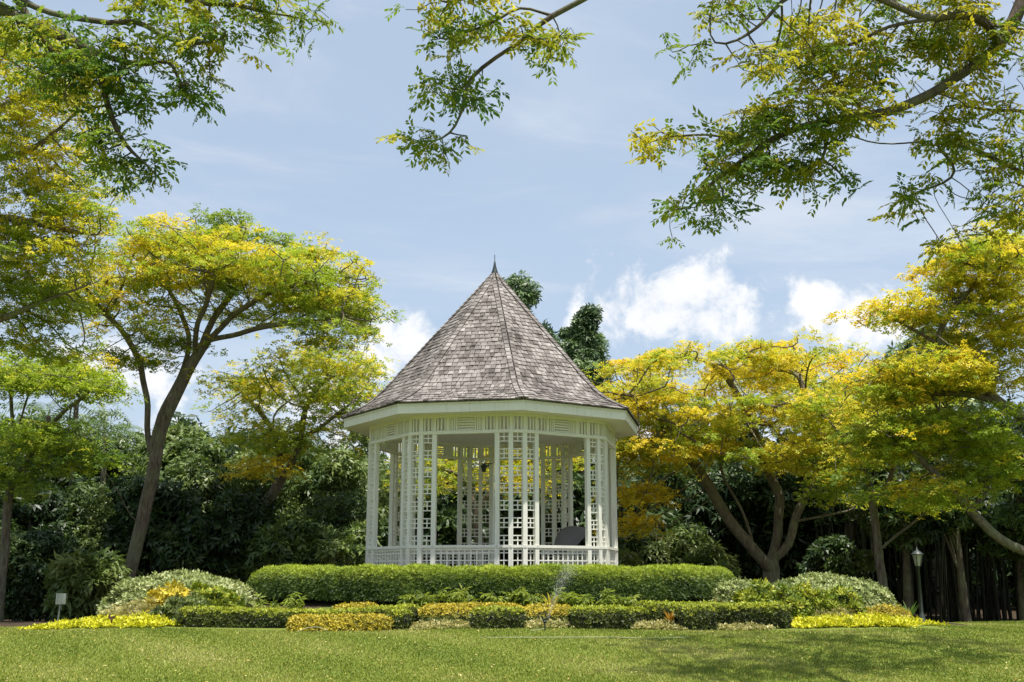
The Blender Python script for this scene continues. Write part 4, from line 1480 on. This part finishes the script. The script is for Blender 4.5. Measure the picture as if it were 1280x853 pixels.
def beds():
    # big rounded hedge ringing the front of the bandstand
    Rh = 6.15
    a = np.linspace(R(-86), R(88), 40)
    path = [(BX + Rh * math.sin(t) * 1.01, BY - Rh * math.cos(t)) for t in a]
    tops = []
    for x, y in path:
        tops.append(1.6 + 0.14 - gz(x, y))
    hedge('rounded_hedge', 'tall rounded green hedge wrapped round the foot of the bandstand', 'hedge', path, 0.62, tops, BIG, size=0.085, dens=900, expo=2.5, kind='needle', top_col=BIG_SUNLIT, bumpy=0.028, lit_gold_top=(0.50, 1.0))

    def low(name, label, px0, px1, py_top, Y, half, cols, top=None, Y1=None, size=0.062, expo=3.6, group=None, dens=900, lit_gold_top=(0.72, 0.92)):
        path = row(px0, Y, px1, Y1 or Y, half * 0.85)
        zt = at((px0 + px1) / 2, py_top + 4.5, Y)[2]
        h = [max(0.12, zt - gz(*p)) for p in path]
        return hedge(name, label, 'hedge', path, half, h, cols, size=size, dens=dens, expo=expo, top_col=top, group=group, bumpy=0.012, lit_gold_top=lit_gold_top)

    low('box_hedge', 'small clipped green box hedge in front of the golden hedge, nearer the long hedge', 590, 654, 757, 23.0, 0.40, BOX, BOX_SUNLIT)
    low('box_hedge', 'clipped green box hedge just beside the running sprinkler', 713, 789, 756, 23.0, 0.40, BOX, BOX_SUNLIT)
    low('box_hedge', 'smallest clipped green box hedge, before the low hedge near the lime ground cover', 846, 891, 753, 23.0, 0.36, BOX, BOX_SUNLIT)
    low('box_hedge', 'rounded green hedge end closing the front golden strip', 484, 514, 760, 23.0, 0.26, BOX, BOX_SUNLIT, expo=3.5)
    low('long_hedge', 'long straight low green hedge running behind the front golden strip', 226, 522, 756, 23.6, 0.40, BOX, BOX_SUNLIT, Y1=24.2)
    low('long_hedge', 'low green hedge row behind the smallest box hedge and cream plants', 795, 986, 750, 24.3, 0.40, BOX, BOX_SUNLIT, Y1=23.6)
    low('box_hedge', 'little green hedge stub at the far end of the sprinkler-side box hedge', 784, 806, 757, 23.7, 0.24, BOX, BOX_SUNLIT, expo=3.5)
    low('golden_hedge', 'low golden-leaved strip on the lawn edge before the long green hedge', 363, 490, 766, 22.75, 0.30, GOLDS, GOLDS, expo=2.5)
    low('golden_hedge', 'golden-topped low hedge behind the small box hedge', 526, 655, 753, 23.9, 0.36, OLIVEG, GOLDS, expo=3.0, lit_gold_top=(0.22, 0.6))
    low('golden_hedge', 'golden-topped low hedge between the box hedges behind the sprinkler', 655, 717, 754, 23.8, 0.36, OLIVEG, GOLDS, expo=3.0, lit_gold_top=(0.22, 0.6))
    low('golden_hedge', 'short golden strip peeping over the long green hedge', 418, 470, 752, 25.0, 0.26, GOLDS, GOLDS, expo=3.0)

    mound('variegated_mound', 'pale variegated clipped mound below the tall spreading tree', 'shrub', 228, 27.6, 86, 721, 1.6, VARI, size=0.12, lump=0.05)
    mound('variegated_mound', 'pale variegated clipped mound below the broad golden tree', 'shrub', 1030, 28.4, 78, 723, 1.7, VARI, size=0.11, lump=0.04)
    mound('variegated_mound', 'flat pale shoulder between the rounded hedge and the pale mound under the golden tree', 'shrub', 925, 28.4, 50, 729, 1.3, VARI, size=0.11, lump=0.04)
    mound('golden_shrub', 'golden feathery shrub in front of the pale mound below the tall spreading tree', 'shrub', 222, 25.2, 36, 739, 0.7, GOLDS, size=0.13, dens=330, lump=0.14)
    mound('green_shrub', 'loose yellow-green shrub behind the end of the long green hedge', 'shrub', 262, 25.2, 32, 738, 0.7, FRESH, size=0.13, dens=330, lump=0.14)
    mound('green_shrub', 'grey-green soft shrub at the end of the long green hedge', 'shrub', 232, 24.2, 32, 751, 0.6, OLIVEG, size=0.12, dens=380, lump=0.12)
    mound('green_shrub', 'yellow-green shrub leaning on the pale mound behind the low hedge row', 'shrub', 955, 26.0, 34, 737, 0.8, FRESH, size=0.13, dens=360, lump=0.12)
    mound('green_shrub', 'bright yellow-tipped shrub before the pale mound under the golden tree', 'shrub', 990, 25.2, 34, 739, 0.7, FRESH, size=0.13, dens=360, lump=0.16)
    mound('green_shrub', 'yellow-tipped shrub over the bright lime ground cover', 'shrub', 1043, 25.2, 32, 743, 0.7, FRESH, size=0.13, dens=360, lump=0.16)
    mound('golden_shrub', 'flat golden dome at the end of the lime ground cover by the lamp post', 'shrub', 1108, 24.6, 26, 760, 0.5, [k * 0.8 for k in GOLDS], size=0.075, dens=700, lump=0.05)

    def cover(name, label, px, Y, hw, hd, h, cols, n, size, kind='tuft'):
        x0 = (px - 640) / F * Y
        sx = hw / F * Y
        r = np.sqrt(rng.uniform(0, 1, n)); a = rng.uniform(0, 2 * math.pi, n)
        edge = 1.08 + 0.16 * np.sin(a * 5 + px) + 0.12 * np.sin(a * 11 + px) + rng.normal(0, 0.06, n)
        x = x0 + sx * r * np.cos(a) * edge; y = Y + hd * r * np.sin(a) * edge
        z = ground(x, y) + h * (1 - r ** 2) ** 0.6 * rng.uniform(0.1, 1.0, n) * (0.75 + 0.35 * np.sin(x * 7.3) * np.sin(y * 9.1 + 1)) + 0.01
        L = np.stack([x, y, z], -1)
        X = unit(rng.normal(0, 1, (n, 3)) * (1, 1, 0.25)); Z = unit(rng.normal(0, 0.45, (n, 3)) + (0, -0.1, 1))
        o = obj(name, leaves_mesh(name, kind, L, X, Z, size * rng.uniform(0.6, 1.3, n), mixcol(rng.normal(0.5, 0.22, n), cols), 0.14), M_HEDGE)
        tag(o, label, 'ground cover', kind='stuff')
    cover('ground_cover', 'bright lime creeping ground cover by the brown sprinkler', 185, 24.0, 102, 1.0, 0.20, LIMES, 3600, 0.10)
    cover('ground_cover', 'cream feathery plants rising among the lime ground cover by the brown sprinkler', 185, 24.6, 38, 0.6, 0.52, CREAM, 1800, 0.11, 'needle')
    cover('ground_cover', 'bright lime creeping ground cover before the yellow-tipped shrubs', 1050, 24.0, 84, 0.8, 0.20, LIMES, 3000, 0.10)
    cover('ground_cover', 'cream plants among the lime ground cover below the yellow-tipped shrub', 1035, 24.5, 32, 0.45, 0.36, CREAM, 1100, 0.10, 'needle')
    cover('ground_cover', 'cream flowering ground cover between the golden strip and the small box hedge', 552, 23.1, 46, 0.5, 0.13, CREAM, 1100, 0.065)
    cover('ground_cover', 'cream flowering ground cover behind the sprinkler between two box hedges', 684, 23.1, 38, 0.5, 0.13, CREAM, 900, 0.065)
    cover('ground_cover', 'cream flowering ground cover between the sprinkler-side and the smallest box hedge', 818, 23.1, 40, 0.55, 0.15, CREAM, 1200, 0.07)
    cover('ground_cover', 'cream flowering ground cover at the foot of the low hedge row', 915, 23.0, 38, 0.4, 0.12, CREAM, 800, 0.065)

    # leafy plants along the foot of the rounded hedge
    def leafy(px, py_top, Y, label, cols=FRESH, n=26, size=0.17):
        x = (px - 640) / F * Y
        g = np.array((x, Y, gz(x, Y)))
        H = max(0.25, at(px, py_top, Y)[2] - g[2])
        root = thing('leafy_plant', label, 'plant', tuple(g), 'leafy plants at the foot of the rounded hedge')
        ch, tips = [], []
        for i in range(6):
            a = rng.uniform(0, 6.28); sp = rng.uniform(0.05, 0.3)
            tip = np.array((math.cos(a) * sp, math.sin(a) * sp, H * rng.uniform(0.65, 1.0)))
            t = np.linspace(0, 1, 5)[:, None]
            P = tip * t + np.array((0, 0, 0.1)) * np.sin(t * math.pi)
            ch.append((P, np.linspace(0.012, 0.006, 5)))
            for k in range(n // 6 + 1):
                tips.append(tip * rng.uniform(0.4, 1.0) + rng.normal(0, 0.04, 3))
        V, Q = tubes(ch, 5)
        obj('stems', mesh_np('stems', V, Q, np.tile(OLIVEG[1], (len(Q), 1))), M_HEDGE, root)
        L = np.array(tips); m = len(L)
        X = unit(rng.normal(0, 1, (m, 3)) * (1, 1, 0.3) + (0, 0, 0.1)); Z = unit(rng.normal(0, 0.35, (m, 3)) + (0, -0.25, 1))
        obj('leaves', leaves_mesh('leaves', 'broad', L, X, Z, size * rng.uniform(0.7, 1.3, m), mixcol(rng.normal(0.55, 0.2, m), cols), 0.12), M_LEAF, root)
    lab = 'young light green leafy plant against the foot of the rounded hedge'
    for px, py in [(345, 741), (375, 739), (520, 738), (536, 736), (568, 734), (580, 742), (622, 738), (645, 735), (668, 741), (705, 738), (722, 737), (757, 736), (775, 738), (790, 742), (690, 742)]:
        leafy(px, py, 24.7, lab, c3((0.09, 0.14, 0.02), (0.20, 0.26, 0.03), (0.32, 0.36, 0.06)))

    def spiky(name, px, py_top, Y, label, cols, n=16, spread=0.35):
        x = (px - 640) / F * Y
        g = np.array((x, Y, gz(x, Y)))
        H = max(0.2, at(px, py_top, Y)[2] - g[2])
        root = thing(name, label, 'plant', tuple(g))
        for i in range(n):
            a = i * 2.399
            sp = spread * rng.uniform(0.3, 1.0); hh = H * rng.uniform(0.6, 1.05)
            t = np.linspace(0, 1, 5)
            d = np.array((math.cos(a), math.sin(a), 0)); s = np.array((-d[1], d[0], 0))
            P = d[None] * (t ** 1.4 * sp)[:, None] + np.array((0, 0, 1.0)) * (hh * (t - 0.18 * t ** 3))[:, None]
            w = 0.022 * np.sin(math.pi * (0.15 + 0.85 * t)) + 0.001
            V = np.concatenate([P + s * w[:, None], P - s * w[:, None]])
            Q = [(j, j + 1, 5 + j + 1, 5 + j) for j in range(4)]
            obj('leaf', mesh_np('leaf', V, np.array(Q), np.tile(mixcol(np.array([rng.uniform(0, 1)]), cols), (4, 1))), M_LEAF, root)
    spiky('bromeliad', 688, 735, 24.4, 'spiky yellow-leaved plant behind the golden hedge by the sprinkler', c3((0.30, 0.26, 0.02), (0.6, 0.45, 0.04)), 18)
    spiky('bromeliad', 832, 758, 23.2, 'spiky orange-leaved plant among the cream flowers by the smallest box hedge', c3((0.35, 0.16, 0.02), (0.55, 0.34, 0.05)), 14, 0.2)
    spiky('bromeliad', 880, 742, 24.9, 'spiky orange-yellow plant behind the low hedge row', c3((0.35, 0.22, 0.02), (0.55, 0.40, 0.05)), 14, 0.5)
    spiky('dracaena', 1122, 746, 25.0, 'green sword-leaved plant beside the flat golden dome', c3((0.05, 0.10, 0.02), (0.13, 0.2, 0.05)), 20, 0.45)
    spiky('dracaena', 1112, 752, 25.4, 'dark sword-leaved plant between the pale mound and the golden dome', c3((0.04, 0.08, 0.02), (0.1, 0.16, 0.04)), 14, 0.35)


beds()


# ------------------------------------------------------------------ lawn grass
def lawn():
    n = 400000
    y = 14.6 + 14.5 * rng.random(n) ** 1.15
    x = rng.uniform(-1, 1, n) * (y * 0.51 + 0.5)
    keep = y < lawn_edge(x) - 0.2
    r = np.hypot((x - BX) / 1.25, y - BY)
    keep &= ~((r < 8.0) & (np.abs(x - BX) < 10.5))
    keep &= ~((np.abs(x + 0.3) < 9.3) & (y > 22.75 + 0.10 * np.sin(x * 1.7)) & (x > -9.5) & (x < 9.0))
    x, y = x[keep], y[keep]
    n = len(x)
    g = ground(x, y)
    h = rng.uniform(0.016, 0.040, n); w = rng.uniform(0.006, 0.012, n)
    a = rng.uniform(0, math.pi, n); la = rng.uniform(0, 2 * math.pi, n); ll = h * rng.uniform(0.1, 0.9, n)
    V = np.empty((n, 3, 3))
    V[:, 0] = np.stack([x - np.cos(a) * w, y - np.sin(a) * w, g - 0.003], -1)
    V[:, 1] = np.stack([x + np.cos(a) * w, y + np.sin(a) * w, g - 0.003], -1)
    V[:, 2] = np.stack([x + np.cos(la) * ll, y + np.sin(la) * ll, g + h], -1)
    patch = 0.5 + 0.22 * np.sin(x * 0.8 + 0.7 * np.sin(y * 0.9)) * np.sin(y * 0.7 + 1) + 0.16 * np.sin(x * 2.1 + y * 1.7) + rng.normal(0, 0.22, n)
    C = mixcol(patch, c3((0.09, 0.145, 0.016), (0.20, 0.255, 0.03), (0.29, 0.32, 0.05), (0.48, 0.43, 0.17)))
    o = obj('lawn_grass', mesh_np('lawn_grass', V.reshape(-1, 3), np.arange(n * 3).reshape(-1, 3), C), M_HEDGE)
    tag(o, 'mown green lawn grass with straw-coloured flecks', 'grass', kind='stuff')


lawn()


def fallen_leaves():
    n = 2600
    y = 15.2 + 9.0 * rng.random(n); x = rng.uniform(-1, 1, n) * (y * 0.5)
    k = y < 22.3 + 3.0 * (np.abs(x) > 9.8)
    x, y = x[k], y[k]; n = len(x)
    L = np.stack([x, y, ground(x, y) + 0.030], -1)
    X = unit(rng.normal(0, 1, (n, 3)) * (1, 1, 0.2)); Z = unit(rng.normal(0, 0.35, (n, 3)) + (0, 0, 1))
    B = basis(X, Z); s = rng.uniform(0.012, 0.03, n)
    q = np.array([(-1, 0, 0), (0, -.45, .12), (1, 0, 0), (0, .45, .12)], float)
    V = np.einsum('nij,vj->nvi', B, q) * s[:, None, None] + L[:, None]
    C = mixcol(rng.uniform(0, 1, n), c3((0.16, 0.09, 0.03), (0.42, 0.32, 0.06), (0.62, 0.55, 0.22)))
    o = obj('fallen_leaves', mesh_np('fallen_leaves', V.reshape(-1, 3), np.arange(n * 4).reshape(-1, 4), C), M_HEDGE)
    tag(o, 'small yellow and brown fallen leaves strewn over the lawn', 'leaves', kind='stuff')


fallen_leaves()


# ------------------------------------------------------------------ small things
def base_pt(px, Y):
    k = 1.0 / (math.cos(PITCH) + 0.25 * math.sin(PITCH))
    x = (px - 640) / F * Y * k
    return np.array((x, Y, gz(x, Y)))


def small_things():
    # lamp post
    Y = 40.0
    p = base_pt(1152, Y)
    H = at(1150, 686, Y)[2] - p[2]
    root = thing('lamp_post', 'dark garden lamp post with glazed lantern before the shaded wood', 'lamp post', tuple(p))
    b = MB(); b.lathe([(0.16, 0), (0.16, 0.10), (0.12, 0.16), (0.10, 0.42), (0.075, 0.46), (0.055, 0.55), (0.045, H - 0.72), (0.075, H - 0.70), (0.05, H - 0.66), (0.09, H - 0.62)], 14)
    b.build('post', M_LAMP, root, True)
    b = MB(); b.lathe([(0.10, H - 0.62), (0.185, H - 0.22), (0.185, H - 0.215)], 6)
    glass, N = new_mat('frosted_lamp_glass')
    bs = principled(N, (0.62, 0.64, 0.58), 0.3, 0.5); bs.inputs['Transmission Weight'].default_value = 0.35
    finish(N, bs.outputs[0])
    lantern = b.build('lantern', glass, root)
    b = MB(); b.lathe([(0.225, H - 0.215), (0.215, H - 0.19), (0.10, H - 0.09), (0.05, H - 0.07), (0.06, H - 0.03), (0.015, H - 0.01), (0.01, H + 0.06)], 12)
    b.build('cap', M_LAMP, root, True)
    for i in range(6):
        a = i * math.pi / 3
        V, Q = tubes([(np.array([(math.cos(a) * 0.103, math.sin(a) * 0.103, H - 0.62), (math.cos(a) * 0.19, math.sin(a) * 0.19, H - 0.21)]), np.array((0.011, 0.011)))], 4)
        obj('glazing_bar', mesh_np('glazing_bar', V, Q), M_LAMP, lantern)

    # signboard on a stake
    Y = 29.5
    p = base_pt(74, Y); p[2] = gz(p[0], Y)
    zt, zb = at(76, 742, Y)[2] - p[2], at(76, 755.5, Y)[2] - p[2]
    root = thing('signboard', 'small blank pale board on a slim stake at the wood edge', 'sign', tuple(p))
    V, Q = tubes([(np.array([(-0.02, 0, -0.1), (0.03, 0, zt - 0.03)]), np.array((0.022, 0.022)))], 8)
    obj('stake', mesh_np('stake', V, Q, smooth=True), M_SIGN, root)
    b = MB(); b.box((0.035, -0.045, (zt + zb) / 2), (0.26, 0, 0), (0, 0.018, 0), (0, 0, zt - zb))
    b.build('board', M_SIGN, root)

    # sprinklers
    def sprinkler(px, py_top, Y, label, mat):
        p = base_pt(px, Y)
        h = 0.24
        root = thing('sprinkler', label, 'sprinkler', tuple(p))
        b = MB(); b.lathe([(0.014, -0.1), (0.014, h * 0.55), (0.03, h * 0.58), (0.034, h * 0.72), (0.02, h * 0.78)], 10)
        b.build('riser', mat, root)
        b = MB(); b.box((0.015, 0, h * 0.86), (0.12, 0, 0.02), (0, 0.045, 0), (0, 0, 0.045)); b.box((-0.05, 0, h * 0.98), (0.035, 0, 0), (0, 0.02, 0), (0, 0, 0.07))
        b.build('impact_head', mat, root)
        return p + np.array((0.06, 0, h * 0.88))
    nz = sprinkler(681, 773, 22.3, 'small black sprinkler jetting water before the golden hedge', M_METAL)
    sprinkler(140, 778, 23.0, 'small brown idle sprinkler in front of the lime ground cover', M_BROWN)
    # thrown water: loose drops
    n = 2200
    t = rng.uniform(0, 1, n) ** 0.8
    end = at(716, 708, 24.0)
    P = nz * (1 - t[:, None]) + end * t[:, None] + np.array((0, 0, 1.0)) * (0.30 * np.sin(t * math.pi))[:, None] * 0.6
    P = P + rng.normal(0, 1, (n, 3)) * (0.012 + 0.11 * t[:, None])
    tet = np.array([(0, 0, 1), (.94, 0, -.33), (-.47, .82, -.33), (-.47, -.82, -.33)])
    V = P[:, None, :] + tet[None] * rng.uniform(0.0025, 0.005, n)[:, None, None]
    Fq = np.array([(0, 1, 2), (0, 2, 3), (0, 3, 1), (1, 3, 2)])[None] + (np.arange(n) * 4)[:, None, None]
    m, N = new_mat('water_drop')
    bs = principled(N, (0.9, 0.92, 0.95), 0.15, 0.5); bs.inputs['Transmission Weight'].default_value = 0.5; bs.inputs['IOR'].default_value = 1.33
    finish(N, bs.outputs[0])
    tag(obj('water_spray', mesh_np('water_spray', V.reshape(-1, 3), Fq.reshape(-1, 3)), m), 'thin jet of water drops thrown by the black sprinkler', 'water', kind='stuff')

    # hoses lying in the grass
    def hose(pts, label, lift=0.0, r=0.0065):
        P = []
        for px, Y, dz in pts:
            q = base_pt(px, Y); q[2] += 0.016 + dz * 0.8 + rng.normal(0, 0.006)
            P.append(q)
        P = np.array(P)
        s = np.linspace(0, len(P) - 1, len(P) * 6)
        Q3 = np.stack([np.interp(s, np.arange(len(P)), P[:, i]) for i in range(3)], -1)
        for _ in range(3):
            Q3[1:-1] = (Q3[:-2] + 2 * Q3[1:-1] + Q3[2:]) / 4
        V, Q = tubes([(Q3, np.full(len(Q3), r))], 6)
        tag(obj('garden_hose', mesh_np('garden_hose', V, Q, smooth=True), M_PALE), label, 'hose')
    hose([(600, 21.0, 0), (650, 20.9, .02), (700, 20.95, 0.01), (760, 20.85, .02), (810, 20.9, -0.01), (860, 20.8, 0.02)], 'pale hose lying straight in the grass before the box hedges')
    hose([(372, 22.1, 0), (385, 22.15, .10), (398, 22.15, .12), (410, 22.1, .04)], 'pale hose loop arching out of the grass before the golden strip')
    hose([(664, 21.9, 0), (672, 22.0, .02), (680, 22.25, .02)], 'short pale hose end leading to the black sprinkler')

    # things kept inside the bandstand
    bs0 = np.array((BX, BY, FLOOR_Z))
    Yu = 31.0
    c = at(710, 673, Yu)
    root = thing('umbrella', 'open grey umbrella standing on the bandstand floor behind the railing', 'umbrella', (c[0], Yu, FLOOR_Z))
    Vv, Fq = [], []
    seg, rows = 8, 6
    tilt = Matrix.Rotation(R(-38), 3, 'Y') @ Matrix.Rotation(R(18), 3, 'X')
    H0 = c[2] - FLOOR_Z
    for j in range(rows + 1):
        r = 0.60 * j / rows
        for i in range(seg * 3):
            a = 2 * math.pi * i / (seg * 3)
            sag = 1 - 0.08 * (1 - abs(math.cos(a * seg / 2))) * (j / rows)
            v = tilt @ Vector((r * sag * math.cos(a), r * sag * math.sin(a), 0.30 - 0.42 * (j / rows) ** 2))
            Vv.append((v.x, v.y, v.z + H0))
    k = seg * 3
    for j in range(rows):
        for i in range(k):
            Fq.append((j * k + i, j * k + (i + 1) % k, (j + 1) * k + (i + 1) % k, (j + 1) * k + i))
    obj('canopy', mesh_np('canopy', np.array(Vv), np.array(Fq), smooth=False), M_GREYCLOTH, root)
    v0, v1 = tilt @ Vector((0, 0, 0.36)), tilt @ Vector((0, 0, -0.62))
    V, Q = tubes([(np.array([(v0.x, v0.y, v0.z + H0), (v1.x, v1.y, v1.z + H0)]), np.array((0.012, 0.012)))], 6)
    obj('shaft', mesh_np('shaft', V, Q), M_METAL, root)
    # bracket lantern on an inner post, camera dome on a front post
    q = at(605, 583, 30.2)
    root = thing('hanging_lantern', 'small dark lantern on an arm inside the bandstand', 'lantern', tuple(q))
    b = MB(); b.lathe([(0.05, -0.16), (0.085, -0.02), (0.10, 0.0), (0.02, 0.08)], 8)
    b.build('lantern_body', M_METAL, root)
    post = at(617, 583, 30.2)
    b = MB(); b.box(((post[0] - q[0]) / 2, 0, 0.07), (post[0] - q[0], 0, 0), (0, 0.02, 0), (0, 0, 0.02))
    b.build('arm', M_METAL, root)
    b = MB(); b.box((post[0] - q[0], 0, -1.0), (0.035, 0, 0), (0, 0.035, 0), (0, 0, 2.0 + 0.15 + 2 * 0.0)); b.box((post[0] - q[0], 0, (FLOOR_Z - q[2]) / 2), (0.03, 0, 0), (0, 0.03, 0), (0, 0, q[2] - FLOOR_Z))
    b.build('stand', M_WHITE, root)


small_things()


def bamboo():
    """dark culms of bamboo in the shade behind the lamp"""
    t = np.linspace(0, 1, 7)[:, None]
    P = np.array((0, 0, -0.1)) * (1 - t) + np.array((0.25, 0, 9.0)) * t + np.array((0.2, 0, 0)) * t ** 2
    V, Q = tubes([(P, np.linspace(0.05, 0.03, 7))], 6)
    cm = mesh_np('culm', V, Q, smooth=True)
    cm.materials.append(plain_mat('bamboo_culm', (0.030, 0.034, 0.018), 0.5, 0.3))
    for px, Y in [(1085, 49), (1130, 49), (1175, 48), (1215, 49), (1255, 48), (1300, 48), (1040, 51)]:
        p = base_pt(px, Y)
        root = thing('bamboo_clump', 'clump of tall dark bamboo culms in the shade behind the lamp post', 'bamboo', tuple(p), 'bamboo clumps behind the lamp post')
        for i in range(16):
            o = bpy.data.objects.new('culm', cm); COL.objects.link(o); o.parent = root
            x, y = rng.normal(0, 0.5), rng.normal(0, 0.7)
            o.location = (x, y, gz(p[0] + x, p[1] + y) - p[2])
            o.rotation_euler = (rng.normal(0, 0.05), rng.normal(0, 0.06), rng.uniform(0, 6.28))
            s = rng.uniform(0.75, 1.1); o.scale = (s, s, s)
        n = 500
        L = np.stack([rng.normal(0, 1.2, n), rng.normal(0, 1.0, n), rng.uniform(4.5, 9.5, n)], -1)
        X = unit(rng.normal(0, 1, (n, 3)) + (0, 0, -0.6)); Z = unit(rng.normal(0, .5, (n, 3)) + (0, 0, 1))
        obj('leaves', leaves_mesh('leaves', 'spray', L, X, Z, rng.uniform(0.5, 0.9, n), mixcol(rng.normal(0.35, 0.2, n), DARKS)), M_LEAF_GLOSSY, root)


bamboo()
